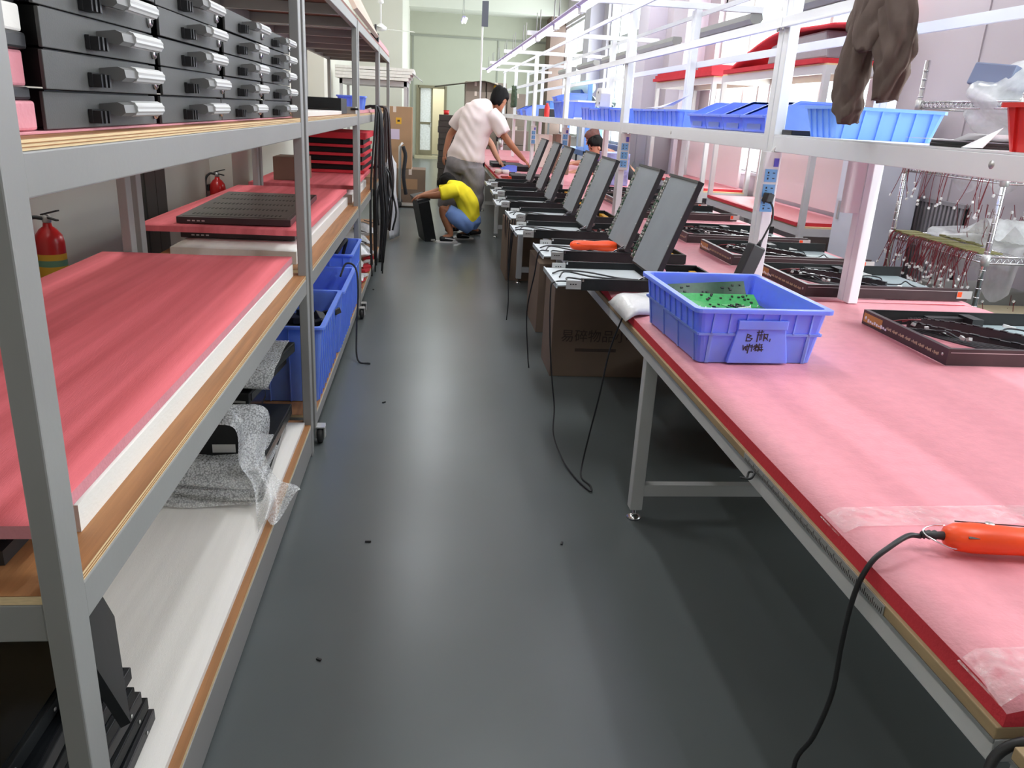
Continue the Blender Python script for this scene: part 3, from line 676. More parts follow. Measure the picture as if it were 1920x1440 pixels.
# things on the rack roof
T = thing('foam_board', 'long pale board lying on top of the second and third racks', 'board', (-.60, 5.6 + 1.4, 2.1175))
MB().obox((0, 0, .18), (.03, 2.3, .34), (0, -.5, 0)).build('board', mat('pale_board', srgb(206, 186, 172), .8), T)
sheet('foam_sheet', 'pink foam sheet on top of the farthest left rack', 'foam', -1.2, -.53, 8.5, 10.4, 2.1165, 2.17, FOAM_PINK, seed=60, bend=.004)
T = thing('metal_clamp', 'dark clamp on top of the third rack beside the pale board', 'clamp', (-.56, 8.2, 2.1165))
MB().box(-.03, .05, -.05, .05, 0, .07).build('block', BLACK_PL, T); MB().tube([(.02, 0, .06), (.02, 0, .15)], .01, 6).build('lever', BLACK_PL, T)
# ---- fire extinguishers on the left wall
def extinguisher(label, y, z):
    T = thing('fire_extinguisher', label, 'extinguisher', (-1.72, y, z)); T.scale = (.80, .80, .80)
    MB().lathe([(.02, 0), (.072, .004), (.078, .02), (.078, .33), (.07, .37), (.045, .405), (.025, .42), (.022, .44)], n=24).build('cylinder', RED_PAINT, T)
    a = [(.0787 * math.cos(t), .0787 * math.sin(t)) for t in [(-2.3 + 2.6 * k / 12) for k in range(13)]]
    def band(z0, z1, nm, m, r=1.0):
        mb = MB(); vs = [(x * r, y_ * r, zz) for zz in (z0, z1) for x, y_ in a]
        mb.add(vs, [(k, k + 1, k + 14, k + 13) for k in range(12)], 0, True); mb.build(nm, m, T)
    band(.06, .27, 'label', LABEL_Y); band(.20, .235, 'label_stripe', LABEL_G, 1.006)
    h = MB().lathe([(.018, .44), (.024, .445), (.024, .475), (.014, .485)], n=12).build('valve', SILVER, T)
    MB().obox((.03, -.02, .50), (.14, .018, .008), (0, -.25, -.5)).obox((.03, -.02, .468), (.11, .018, .008), (0, .12, -.5)).build('lever_handle', BLACK_PL, T)
    MB().tube(smooth_path([(-.015, -.01, .465), (-.06, -.05, .47), (-.10, -.06, .40), (-.10, -.06, .2), (-.085, -.05, .08)]), .011, 8).build('hose', RUBBER, T)
    MB().box(-.098, -.078, -.03, .03, .30, .36).build('wall_bracket', BLACK_PL, T)
extinguisher('red fire extinguisher with yellow label, hung nearest the camera on left wall', 3.80, .62)
extinguisher('red fire extinguisher farther along the left wall, above the red foam', 6.80, .585)
T = thing('dark_cabinet', 'dark tall cabinet against the left wall behind the racks', 'cabinet', (-1.755, 5.28, 0))
MB().box(-.04, .04, -.2, .2, 0, 1.3).build('cabinet_body', mat('dark_brown_laminate', (.05, .042, .035), .5), T)
MB().box(.041, .045, -.19, -.004, .05, 1.25).build('cabinet_door', mat('dark_brown_laminate', (.05, .042, .035), .5), T)
MB().box(.041, .045, .004, .19, .05, 1.25).build('cabinet_door', mat('dark_brown_laminate', (.05, .042, .035), .5), T)

# ================================================================== WORKBENCHES
BX0, BX1 = 0.825, 2.60
BENCH_PLY = mat('bench_plywood', srgb(160, 138, 104), .7, var=.15, vscale=6, stretch=(2, 1, 8))
BENCHES = [(-1.6, .80, None), (.835, 3.455, 2.84), (3.465, 6.245, 5.13), (6.255, 9.05, 7.5), (9.06, 11.9, 10.4), (11.91, 14.7, 13.2), (14.71, 17.2, 16.9)]
bl = ['bare end of the next bench at the lower right corner of the view', 'nearest workbench with pink foam top, an orange tool and a blue crate on it', 'second workbench from the camera, carrying the two largest open drawers', 'third workbench along the row', 'fourth workbench along the row, where the man in white leans', 'fifth workbench along the row', 'farthest workbench of the row']
for k, (y0, y1, yl) in enumerate(BENCHES):
    T = thing('workbench', bl[k], 'workbench', ((BX0 + BX1) / 2, (y0 + y1) / 2, 0), group='workbenches in the long row')
    MB().box(BX0 - .008, BX1 + .008, y0, y1, .7355, .757).build('bench_top', BENCH_PLY, T, world=True, bevel=.002)
    zr = (.693, .735)
    MB().box(BX0 - .006, BX0 + .034, y0, y1, *zr).build('rail', BENCH_LEG, T, world=True, bevel=.002)
    MB().box(BX1 - .034, BX1 + .006, y0, y1, *zr).build('rail', BENCH_LEG, T, world=True)
    MB().box(BX0 - .0085, BX0 - .006, y0, y1, .7285, .7355).build('edge_strip', ALU, T, world=True)
    MB().box(1.68, 1.72, y0, y1, *zr).build('rail', BENCH_LEG, T, world=True)
    legs = (yl,) if yl else (y0 + .3,)
    if k == 0: legs = (-1.2,)
    for ya in legs:
        MB().box(BX0 + .034, BX1 - .034, ya - .02, ya + .02, .693, .7345).build('crossbeam', BENCH_LEG, T, world=True)
        MB().box(BX0 + .03, BX1 - .03, ya - .018, ya + .018, .105, .155).build('stretcher', BENCH_LEG, T, world=True)
        for xx in (BX0 + .03, BX1 - .04):
            MB().box(xx - .025, xx + .025, ya - .025, ya + .025, .045, .693).build('leg', BENCH_LEG, T, world=True, bevel=.003)
            MB().lathe([(.030, 0), (.030, .008), (.012, .016), (.006, .018), (.006, .046)], c=(xx, ya, 0), n=16).build('levelling_foot', CHROME, T, world=True)
    if k == 1:
        q = MB()
        q.box(BX0 - .0102, BX0 - .0086, 1.13, 1.80, .7365, .7555)
        o = q.build('tape_rule', mat('rule_steel', (.42, .42, .40), .4, metal=.5), T, world=True)
        q = MB()
        for i in range(110):
            yy = 1.135 + i * .006; q.box(BX0 - .0108, BX0 - .0102, yy, yy + .0012, .7365, .7365 + (.014 if i % 5 == 0 else .008))
        o = q.build('rule_marks', INK, o, world=True); o['kind'] = 'stuff'
fs = ['pink foam sheet covering the nearest workbench', 'pink foam sheet on the second workbench, under the row of open drawers', 'pink foam sheet on the third workbench', 'pink foam sheet on the fourth workbench, where the man reaches', 'pink foam sheet on the fifth workbench', 'pink foam sheet on the farthest workbench']
for k, (y0, y1, yl) in enumerate(BENCHES[1:]):
    f = wob(70 + k); mb = MB(); nu, nv = 28, 44
    def top(u, v, f=f, y0=y0, y1=y1):
        e = min(u, 1 - u) * 28; edge = -.014 * max(0, 1 - e) ** 2
        e2 = min(v, 1 - v) * 44; edge -= .010 * max(0, 1 - e2) ** 2
        return (BX0 + (BX1 - BX0) * u, y0 + (y1 - y0) * v, .804 + edge + .0015 * f(u * 2, v * 3))
    def bot(u, v, y0=y0, y1=y1): return (BX0 + (BX1 - BX0) * u, y0 + (y1 - y0) * v, .7575)
    mb.grid(top, nu, nv); mb.grid(bot, nu, nv); N = (nu + 1) * (nv + 1)
    ring = [i for i in range(nu + 1)] + [j * (nu + 1) + nu for j in range(1, nv + 1)] + [nv * (nu + 1) + i for i in range(nu - 1, -1, -1)] + [j * (nu + 1) for j in range(nv - 1, 0, -1)]
    for q in range(len(ring)):
        a, b = ring[q], ring[(q + 1) % len(ring)]; mb.f.append((a, b, b + N, a + N)); mb.mi.append(1); mb.sm.append(False)
    o = mb.build('foam_sheet', [FOAM_PINK, FOAM_DEEP]); tag(o, fs[k], 'foam', 'pink foam sheets on the workbenches')
ZT = .8065                                                            # top of the foam
o = MB().box(BX0 + .01, BX1, -1.58, .79, .758, .763).build('white_sheet', mat('lilac_white', srgb(222, 214, 236), .5)); tag(o, 'pale lilac sheet on the bench end at lower right corner', 'sheet')
# clear tape over the near end of the foam
def tape(label, x0, x1, y0, y1, seed, skew=0.0):
    f = wob(seed)
    o = MB().grid(lambda u, v: (x0 + (x1 - x0) * u, y0 + (y1 - y0) * v + skew * u, (.8062 + .0012 * abs(f(u * 3, v * 2))) if u > .03 else .785), 30, 6).build('clear_tape', TAPE, fix=False)
    return tag(o, label, 'tape')
tape('broad strip of clear tape across the pink foam behind the orange tool', .822, 2.0, 1.325, 1.405, 81, .03)
tape('crinkled clear tape at the near corner of the pink foam', .822, 1.6, .845, .945, 82, .02)

# ---- overhead frames: posts, shelf, rails, cross arm
FY = [.52, 3.42, 6.22, 9.05, 11.9, 14.75, 17.1]
ol = ['nearest white overhead frame, its shelf holding the light blue and red bins', 'second white overhead frame, holding the tilted picking bins', 'third white overhead frame, with the ivory block on its shelf', 'fourth white overhead frame over the bench', 'fifth white overhead frame over the bench, with green jacket', 'farthest white overhead frame over the bench']
SX0, SX1 = 1.43, 1.945
for k in range(6):
    ya, yb = FY[k] + (.003 if k else 0), FY[k + 1] - .003
    T = thing('overhead_frame', ol[k], 'frame', ((SX0 + SX1) / 2, (ya + yb) / 2, ZT), group='white overhead frames along the bench')
    for xx in (SX0, SX1 - .045):
        for yy in (ya, yb - .05): MB().box(xx, xx + .045, yy, yy + .05, ZT, 2.33).build('post', WHITE_STEEL, T, world=True, bevel=.003)
        MB().box(xx + .002, xx + .043, ya + .05, yb - .05, 1.452, 1.515).build('shelf_rail', WHITE_STEEL, T, world=True, bevel=.002)
        s = -1 if xx == SX0 else 1
        xr = xx - .014 if s < 0 else xx + .045
        r = MB().box(xr, xr + .014, ya, yb, 1.935, 1.975).box(xr - (.006 if s < 0 else -.014), xr + (0 if s < 0 else .02), ya, yb, 1.935, 1.940)
        r.build('hanging_rail', WHITE_STEEL, T, world=True)
        MB().box(xr, xr + .014, ya, yb, 2.285, 2.315).build('upper_rail', WHITE_STEEL, T, world=True)
        b = MB()
        for yy in (ya + .025, yb - .025): b.lathe([(.009, 0), (.009, .006)], c=(xr - .004 if s < 0 else xr + .014, yy, 1.93), n=8, axis='x')
        b.build('bolt', SILVER, T, world=True)
    for yy in (ya, yb - .05):
        MB().box(SX0 + .045, SX1 - .045, yy + .004, yy + .046, 1.455, 1.512).build('shelf_rail', WHITE_STEEL, T, world=True)
    MB().box(SX0 + .003, SX1 - .003, ya + .052, yb - .052, 1.5155, 1.521).build('shelf_board', WHITE_STEEL, T, world=True)
    MB().box(.98, 2.40, yb - .05, yb - .005, 2.331, 2.375).build('cross_arm', WHITE_STEEL, T, world=True, bevel=.002)
    b = MB().lathe([(.011, 0), (.011, .005), (.006, .008)], c=(SX0 + .001, ya + 1.46, 1.487), n=10, axis='x')
    b.build('bolt', SILVER, T, world=True)
for k in range(6):                                                    # unlit lamps of the far side
    T = thing('unlit_light', ORD[k] + ' grey unlit tube light on the far side of the overhead frames', 'light', (2.36, 4.9 + k * 2.0, 2.26), group='unlit lights over the far side of bench')
    MB().prism([(-.04, .07), (.04, .07), (.05, .03), (.03, .0), (-.03, .0), (-.05, .03)], 'y', -.72, .72).build('batten_body', GREY_STEEL, T)
    MB().tube([(0, -.68, -.012), (0, .68, -.012)], .013, 8).build('tube', WHITE_PL, T)

# ---- power strips on the posts, adapter and cords
def power_strip(label, x, y, z0, h, n, face=-1, plug=False):
    T = thing('power_strip', label, 'power strip', (x, y, z0), group='power strips on the bench posts')
    # faces -y (toward the aisle end); body 0.075 wide in x
    MB().rbox(-.038, .038, -.022, .022, 0, h, .008).build('strip_body', WHITE_PL, T)
    if n: MB().box(.006, .026, -.026, -.022, h - .058, h - .024).build('switch', SWITCH_BLUE, T)
    for k in range(n):
        zc = h - .095 - k * .062
        s = MB().box(-.026, .026, -.0245, -.022, zc - .026, zc + .026).build('socket', SOCKET_BLUE, T)
        p = MB()
        for dx, dz, sx, sz in ((-.012, .012, .006, .008), (-.012, -.012, .006, .008), (-.012, 0, .010, .003), (.012, .011, .010, .0035), (.012, -.011, .010, .0035)):
            p.box(dx - sx / 2, dx + sx / 2, -.0252, -.0245, zc + dz - sz / 2, zc + dz + sz / 2)
        p.build('socket_holes', INK, s)
    return T
power_strip('white power strip with blue sockets and a black plug on nearest post', 1.425, 3.345, 1.205, .245, 3)
power_strip('white power strip facing away on the near rear post', 1.865, 3.44, 1.205, .225, 0)
power_strip('white power strip with three blue sockets on the second post', 1.452, 6.145, 1.18, .265, 3)
power_strip('white power strip on the third post along the bench', 1.452, 8.975, 1.19, .235, 3)
power_strip('white power strip on the fourth post along the bench', 1.452, 11.83, 1.14, .25, 3)
o = MB().tube(smooth_path([(1.425, 3.345, 1.4505), (1.44, 3.33, 1.472), (1.50, 3.30, 1.485), (1.60, 3.20, 1.48)], 5), .006, 6).build('strip_cord', WHITE_PL); tag(o, 'white cord leaving the top of the nearest power strip', 'cord')
T = thing('power_adapter', 'black power brick hanging on its cord against the nearest post', 'adapter', (1.378, 3.24, .88))
MB().obox((-.03, 0, .105), (.070, .046, .185), (.0, .36, .25)).build('brick', BLACK_PL, T, bevel=.006)
MB().tube(smooth_path([(.005, 0, .19), (.018, 0, .22), (.036, .005, .26), (.052, .01, .30), (.050, .02, .35), (.045, .055, .375)], 5), .0045, 6).build('cord', BLACK_PL, T)
MB().tube([(.003, 0, .185), (.014, 0, .215)], [.012, .007], 8).build('strain_relief', BLACK_PL, T)
MB().obox((.040, .058, .385), (.036, .034, .040), (0, .2, .2)).build('plug', BLACK_PL, T, bevel=.005)
MB().obox((-.075, -.0005, .03), (.012, .041, .015), (0, .36, .25)).build('end_rib', BLACK_GLOSS, T)

# ---- bins on the overhead shelf
ZS = 1.5215
crate('plastic_bin', 'long light blue bin on the shelf, right below the brown trousers', (1.705, 3.10, ZS), .25, .44, .115, BLUE_LIGHT, tap=.022, ribs=(4, 6), rim=.008, cat='bin')
crate('plastic_bin', 'blue bin standing on a black tray behind the nearest post', (1.66, 3.33, ZS), .24, .36, .135, BLUE_BIN, tap=.02, ribs=(3, 4), rim=.008, cat='bin') if False else None
o = MB().box(1.46, 1.75, 3.265, 3.36, 0, .02).build('black_tray', BLACK_PL, bevel=.003); o.location = (0, 0, ZS); tag(o, 'flat black tray on the shelf between the light blue bin and post', 'tray')
def pick_bin(label, loc, W, D, H, m, rz=0, group=None):
    """picking bin with a sloping open front facing -x; width along y"""
    T = thing('picking_bin', label, 'bin', loc, rz, group)
    t = .004; p = [(-D / 2, 0), (D / 2, 0), (D / 2, H), (-D / 2 + D * .42, H), (-D / 2 - .02, H * .50), (-D / 2, H * .42)]
    s = MB()
    for ya in (-W / 2, W / 2 - t): s.prism(p, 'y', ya, ya + t)
    s.box(-D / 2, D / 2, -W / 2, W / 2, 0, t).box(D / 2 - t, D / 2, -W / 2, W / 2, 0, H)
    s.prism([(-D / 2, 0), (-D / 2 + t, 0), (-D / 2 - .02 + t, H * .5), (-D / 2 - .02, H * .5)], 'y', -W / 2, W / 2)
    s.build('shell', m, T)
    r = MB()
    for ya in (-W / 2 - .004, W / 2 - t): r.prism([(D / 2, H), (-D / 2 + D * .42, H), (-D / 2 - .024, H * .5), (-D / 2 - .016, H * .46), (-D / 2 + D * .42 + .003, H - .01), (D / 2, H - .01)], 'y', ya, ya + t + .004)
    r.box(-D / 2 - .030, -D / 2 - .014, -W / 2, W / 2, H * .44, H * .53)
    r.build('rim', m, T)
    MB().box(-D / 2 - .012, -D / 2 - .006, -W * .3, W * .3, H * .08, H * .26).build('label_holder', m, T)
    return T
for k in range(4):
    pick_bin(['nearest', 'second', 'third', 'farthest'][k] + ' blue picking bin of the four tilted side by side on the shelf', (1.61, 3.635 + k * .27, ZS + .001), .262, .31, .140, BLUE_BIN, 0, 'tilted picking bins on the shelf')
for k in range(4):
    crate('plastic_bin', ['nearest', 'second', 'third', 'farthest'][k] + ' translucent blue bin in the row between the first and second posts', (1.63, 4.98 + k * .285, ZS), .27, .36, .098, BLUE_DEEP, tap=.012, ribs=(3, 4), rim=.005, group='blue bins in a row on the shelf', cat='bin')
o = MB().grid(lambda u, v: (1.56 + .2 * v, 5.62 + .42 * u, ZS + .12 + .10 * v * (1 - u * .8) - .01), 6, 4).build('plastic_sheet', PAPER, None, solid=.003, fix=False); tag(o, 'folded white sheet sticking up out of the blue bins', 'sheet')
for k in range(4):
    crate('plastic_bin', ['nearest', 'second', 'third', 'farthest'][k] + ' blue bin in the row between the second and third posts', (1.63, 6.55 + k * .44, ZS), .42, .36, .10 + .012 * (k % 2), BLUE_DEEP if k < 3 else BLUE_BIN, tap=.012, ribs=(3, 4), rim=.005, group='blue bins in the second shelf row', cat='bin')
o = MB().prism([(-.12, 0), (.12, 0), (.12, .13), (.07, .17), (-.07, .17), (-.12, .12)], 'x', -.05, .05)
o = o.build('plastic_block', IVORY, None, bevel=.006); o.location = (1.66, 8.1, ZS + .128); tag(o, 'ivory plastic block standing on the blue bins', 'block')
c_ = MB()
for u, v in ((-.08, .03), (.08, .03), (0, .13)): c_.lathe([(.012, 0), (.012, .003)], c=(-.0525, u, v), n=10, axis='x')
c_.build('screw_holes', INK, o)
o = MB().box(1.52, 1.82, 8.42, 8.90, 0, .015).build('paper_stack', PAPER); o.location = (0, 0, ZS + .116 - .115); tag(o, 'white papers lying on the shelf near the third post', 'paper')
crate('plastic_bin', 'tall blue bin with ribbed sides beyond the third post', (1.66, 9.75, ZS), .70, .40, .18, BLUE_BIN, tap=.03, ribs=(7, 4), rim=.01, cat='bin')
pick_bin('blue picking bin lying on the tall ribbed blue bin', (1.64, 9.95, ZS + .183), .36, .34, .10, BLUE_BIN)
o = MB().box(-.14, .14, -.3, .3, 0, .018).build('paper_stack', PAPER); o.location = (1.70, 9.6, ZS + .181 + .0); o.rotation_euler = (0, 0, .2); tag(o, 'white papers on top of the tall ribbed blue bin', 'paper')
o = MB().lathe([(.03, 0), (.035, .01), (.035, .12), (.02, .15), (.012, .17)], n=16).build('bottle', RED_PL); o.location = (1.50, 10.9, ZS); tag(o, 'small red bottle on the shelf beyond the tall blue bin', 'bottle')
T = thing('dark_box', 'black box with papers on the shelf beside the red bottle', 'box', (1.64, 11.4, ZS)); MB().box(-.15, .15, -.28, .28, 0, .10).build('box_body', BLACK_PL, T); MB().box(-.13, .10, -.2, .2, .10, .105).build('paper', PAPER, T)
pick_bin('blue picking bin beside the far end of the shelf', (1.60, 12.9, ZS), .5, .34, .16, BLUE_BIN)
pick_bin('farthest blue picking bin on the overhead shelf', (1.60, 13.7, ZS), .5, .34, .15, BLUE_BIN)
# integrated-circuit trays in white paper, red bin at the right edge
T = thing('paper_packet', 'dark trays wrapped in white paper on shelf left of the red bin', 'packet', (1.62, 2.26, ZS))
MB().box(-.13, .13, -.085, .095, .0, .008).box(-.13, .13, -.08, .09, .0085, .0155).build('dark_tray', BLACK_PL, T)
f = wob(91)
MB().grid(lambda u, v: (-.16 + .30 * u, -.12 + .30 * v, .0185 + .006 * abs(f(u, v)) + (.0 if v > .2 else .02 * (1 - v * 5))), 10, 10).build('wrapping_paper', PAPER, T, solid=.0008, fix=False)
MB().add([(-.16, -.10, .002), (-.16, -.19, .004), (-.10, -.17, .058), (-.10, -.10, .03)], [(0, 1, 2, 3)]).build('paper_flap', PAPER, T, solid=.001)
crate('plastic_bin', 'red plastic bin on the shelf at the right edge of the view', (1.66, 1.845, ZS), .36, .40, .118, RED_PL, tap=.02, ribs=(4, 4), rim=.010, cat='bin')

# ---- brown cloth hanging from the upper rail
f = wob(95)
def legtube(path, wid, thk, seed, nm, par):
    P = smooth_path(path, 10); g = wob(seed); mb = MB(); n = 36; vs = []
    W = lambda t: wid[min(len(wid) - 2, int(t * (len(wid) - 1)))] * (1 - (t * (len(wid) - 1) - min(len(wid) - 2, int(t * (len(wid) - 1))))) + wid[min(len(wid) - 1, int(t * (len(wid) - 1)) + 1)] * (t * (len(wid) - 1) - min(len(wid) - 2, int(t * (len(wid) - 1))))
    for i, p in enumerate(P):
        t = i / (len(P) - 1); wv = W(t)
        for k in range(n):
            a = 2 * PI * k / n; q = 1 + .20 * g(3 * math.cos(a) / 2, t * 3 + math.sin(a)) + .10 * math.sin(5 * a + 6 * t + 2 * math.sin(9 * t)) + .05 * math.sin(9 * a - 14 * t)
            vs.append((p.x + math.cos(a) * thk * q, p.y + math.sin(a) * wv * q, p.z + .012 * g(a, t * 4)))
    fs = [(i * n + k, i * n + (k + 1) % n, (i + 1) * n + (k + 1) % n, (i + 1) * n + k) for i in range(len(P) - 1) for k in range(n)]
    fs.append(tuple(range(n))); fs.append(tuple((len(P) - 1) * n + k for k in range(n)))
    mb.add(vs, fs, 0, True); return mb.build(nm, T_BROWN, par)
T = thing('hanging_trousers', 'brown trousers hanging from overhead rail in front of light blue bin', 'trousers', (1.370, 2.56, 1.57))
legtube([(.0, -.03, .76), (.0, -.03, .60), (.0, .0, .44), (-.005, .02, .30), (-.01, -.0, .22)], [.09, .115, .135, .14, .06], .035, 96, 'waist', T)
legtube([(0, .02, .55), (0, .05, .36), (0, .10, .22), (0, .115, .12), (0, .105, .05), (0, .08, .005)], [.07, .08, .075, .085, .078, .02], .034, 97, 'trouser_leg', T)
legtube([(0, -.06, .55), (.0, -.08, .36), (.0, -.115, .24), (.0, -.125, .15), (.0, -.12, .075)], [.065, .085, .088, .07, .035], .036, 98, 'trouser_leg', T)
MB().tube([(.028, -.12, .745), (.028, .06, .745)], .010, 6).build('hook_strap', T_DARK, T)
# green jacket at the far end
T = thing('green_jacket', 'army green jacket hanging from the far end of overhead rail', 'jacket', (1.385, 14.3, 1.62))
T_ = T_BROWN; T_BROWN = T_GREEN
legtube([(0, 0, .36), (0, 0, .26), (0, .02, .12), (0, .02, .02)], [.05, .16, .22, .20], .04, 99, 'jacket_body', T)
legtube([(0, -.14, .26), (0, -.19, .14), (0, -.2, .03)], [.06, .07, .06], .035, 100, 'sleeve', T)
T_BROWN = T_

# ================================================================== OPEN DRAWERS (left row on the bench)
def open_drawer(seed, tool=False):
    r = random.Random(seed)
    T = thing('console_drawer', 'x', 'console drawer')
    # local: x from 0 (front lip, out over the aisle) to .95, y 0 near .. .45 far, z 0 at the bench
    MB().box(.0, .48, .012, .438, .014, .020).box(0, .006, .012, .438, .004, .026).build('front_plate', PLATE_GREY, T)
    for k, y in enumerate((0.0, .438)):
        MB().box(.115, .815, y, y + .012, .0, .052).box(.115, .815, y - .002, y + .016, .048, .054).build('side_rail', BLACK, T, bevel=.001)
        a = (.045, .115)
        br = MB().box(*a, y + .001, y + .009, .008, .044).box(*a, y - .0005, y + .0115, .004, .009)
        b = br.build('slide_bracket', SILVER, T)
        q = MB()
        for i in range(3): q.box(.062 + .012 * i, .069 + .012 * i, y - .0004, y + .0008, .024, .029)
        q.build('slide_slots', BLACK_PL, b)
        s = MB().box(.118, .126, y - .004, y, .040, .052)
        s.build('rail_clip', CHROME, T)
    # cables on the plate
    for k in range(3):
        y0 = .30 - .09 * k
        c = MB().tube(smooth_path([(.02 + .02 * k, y0 - .04, .026), (.08, y0 + .02, .030 + .012 * (k == 1)), (.20, y0 - .02 - .02 * k, .032), (.34, .16 - .02 * k, .030), (.44, .07, .045), (.47, .04, .075)], 5), .0042, 5)
        c.build('cable', BLACK_PL, T)
    # lid, hinged at x=.455, leaning back
    ax, az = .462, .062; bx, bz = .622, .508
    d = Vector((bx - ax, 0, bz - az)).normalized(); L = math.hypot(bx - ax, bz - az); nrm = Vector((-d.z, 0, d.x))
    def pl(mb, s0, s1, y0, y1, t0, t1):
        P = []
        for t in (t0, t1):
            for s, y in ((s0, y0), (s1, y0), (s1, y1), (s0, y1)):
                p = Vector((ax, 0, az)) + d * s + nrm * t; P.append((p.x, y, p.z))
        return mb.add(P, [(0, 3, 2, 1), (4, 5, 6, 7), (0, 1, 5, 4), (1, 2, 6, 5), (2, 3, 7, 6), (3, 0, 4, 7)])
    lid = pl(MB(), 0, L, 0.008, .442, -.020, -.001).build('lid', BLACK, T, bevel=.002)
    pl(MB(), .010, L - .012, .014, .436, -.001, .0012).build('lid_plate', LID_GREY, lid)
    e = MB(); pl(e, L - .012, L, .0, .45, -.024, .006); pl(e, 0, L, -.001, .007, -.022, .004)
    e.build('lid_edge', BLACK_PL, lid)
    s = MB()
    for u in (.03, .16, .30, L - .03):
        for y in (.022, .428):
            p = Vector((ax, 0, az)) + d * u + nrm * .0014; s.obox((p.x, y, p.z), (.006, .006, .002), (0, -math.atan2(bz - az, bx - ax) + 0, 0))
    s.build('screw', SILVER, lid)
    # circuit strip along the far edge
    st = pl(MB(), .02, L - .02, .448, .518, -.012, -.004).build('circuit_strip', BLACK_GLOSS, T)
    q = MB(); q2 = MB()
    for k in range(24):
        u = .03 + k * (L - .06) / 24
        for j in range(2):
            (q if r.random() < .6 else q2) and pl(q if r.random() < .6 else q2, u, u + .010, .455 + .03 * j, .455 + .03 * j + r.uniform(.010, .024), -.004, .001)
    q.build('chips', SILVER, st); q2.build('connectors', PCB_DG, st)
    # hinge stays
    MB().bar((.455, .035, .052), (.52, .040, .10), .008, .014).bar((.40, .05, .046), (.468, .045, .085), .006, .006).build('hinge_stay', CHROME, T)
    MB().box(.43, .50, .02, .06, .020, .070).build('hinge_block', BLACK_PL, T)
    # body behind the lid
    MB().box(.48, .825, .012, .438, .002, .012).build('body_floor', BLACK, T)
    MB().box(.813, .825, .012, .438, .012, .050).build('rear_panel', BLACK, T)
    b = MB().box(.58, .74, .05, .40, .014, .018).build('circuit_board', PCB_R, T)
    c = MB()
    for k in range(26): x, y = r.uniform(.59, .715), r.uniform(.06, .38); c.box(x, x + r.uniform(.006, .02), y, y + r.uniform(.006, .025), .018, .018 + r.uniform(.006, .018))
    c.build('components', BLACK_PL, b)
    c = MB()
    for k in range(14): x, y = r.uniform(.59, .715), r.uniform(.06, .38); c.box(x, x + .008, y, y + .012, .018, .030)
    c.build('connectors', IVORY, b)
    rb = MB().box(.755, .79, .05, .40, .012, .020)
    for k in range(16): rb.box(.755, .79, .055 + k * .0215, .066 + k * .0215, .020, .036)
    rb.build('ribbed_connector_strip', YELLOW_PL, T)
    return T
UY = [3.475, 4.225, 5.00, 5.80, 6.62, 7.54, 8.47]; UX = [.572, .610, .542, .578, .538, .578, .584]
ul = ['nearest open console drawer with raised grey lid, beside the blue crate', 'second open console drawer, with an orange tool lying in it', 'third open console drawer with raised grey lid', 'fourth open console drawer with raised grey lid', 'fifth open console drawer with raised grey lid', 'sixth open console drawer with raised grey lid', 'farthest open console drawer, its lid beside the reaching hand']
p = None
for k in range(7):
    p = open_drawer(k) if k < 3 else copy_tree(p)
    p.location = (UX[k], UY[k], ZT); p.scale = (.97, .97, .985); p.rotation_euler = (0, 0, R_.uniform(-.012, .012)); tag(p, ul[k], 'console drawer', 'open drawers along the left side of the bench')
    if k == 2: pass
def heat_tool(name, label, loc, rz, L=.27, cord=True, cat='tool', tilt=0.0):
    T = thing(name, label, cat, loc, rz); T.rotation_euler = (0, tilt, rz)
    # lies along +x from the cord end at x=0
    pr = [(.004, -.002), (.018, .004), (.026, .02), (.029, .05), (.028, .10), (.026, .14), (.030, .18), (.032, .22), (.028, .25), (.020, .268)]
    mb = MB(); n = 18; vs = []
    for rr, x in pr:
        for k in range(n):
            a = 2 * PI * k / n; vs.append((x, math.cos(a) * rr * 1.08, .032 + math.sin(a) * rr * .98))
    fs = [(i * n + k, i * n + (k + 1) % n, (i + 1) * n + (k + 1) % n, (i + 1) * n + k) for i in range(len(pr) - 1) for k in range(n)]
    fs += [tuple(range(n)), tuple((len(pr) - 1) * n + k for k in range(n))]
    mb.add(vs, fs, 0, True).build('tool_body', ORANGE_PL, T)
    MB().obox((.042, -.0235, .042), (.020, .004, .010), (.55, 0, 0)).build('switch', BLACK_PL, T)
    MB().lathe([(.0085, 0), (.0085, .0012)], c=(.085, .012, .0578), n=16).build('round_sticker', SILVER, T)
    MB().tube([(.03, .029, .05), (.27, .033, .048)], .0012, 5).build('seam', T_DARK, T)
    if cord:
        MB().tube([(-.042, 0, .032), (-.036, 0, .032), (-.034, 0, .032), (-.026, 0, .032), (-.024, 0, .032), (-.016, 0, .032), (-.012, 0, .032), (.004, 0, .032)], [.005, .009, .0065, .0095, .007, .010, .0075, .009], 10).build('strain_relief', RUBBER, T)
        MB().tube(smooth_path([(.012, .027, .040), (-.010, .024, .040), (-.034, .009, .040), (-.038, -.006, .036), (-.022, -.020, .030), (.002, -.026, .022), (.016, -.026, .020)], 5), .0016, 6).build('hanging_wire', CHROME, T)
    return T
HT = heat_tool('heat_tool', 'orange hand tool with black cord lying on the near pink foam', (.975, 1.235, ZT - .002), -.16)
c = MB().tube(smooth_path([(.934, 1.242, .832), (.905, 1.236, .836), (.86, 1.215, .826), (.818, 1.20, .800), (.800, 1.20, .735), (.80, 1.205, .628), (.80, 1.201, .507), (.795, 1.222, .383), (.78, 1.243, .279), (.80, 1.20, .12), (.86, 1.05, .012), (.95, .8, .008), (1.2, .6, .008)], 6), .0052, 8)
o = c.build('cord', BLACK_PL)
bpy.context.view_layer.update(); o.parent = HT; o.matrix_parent_inverse = HT.matrix_world.inverted()
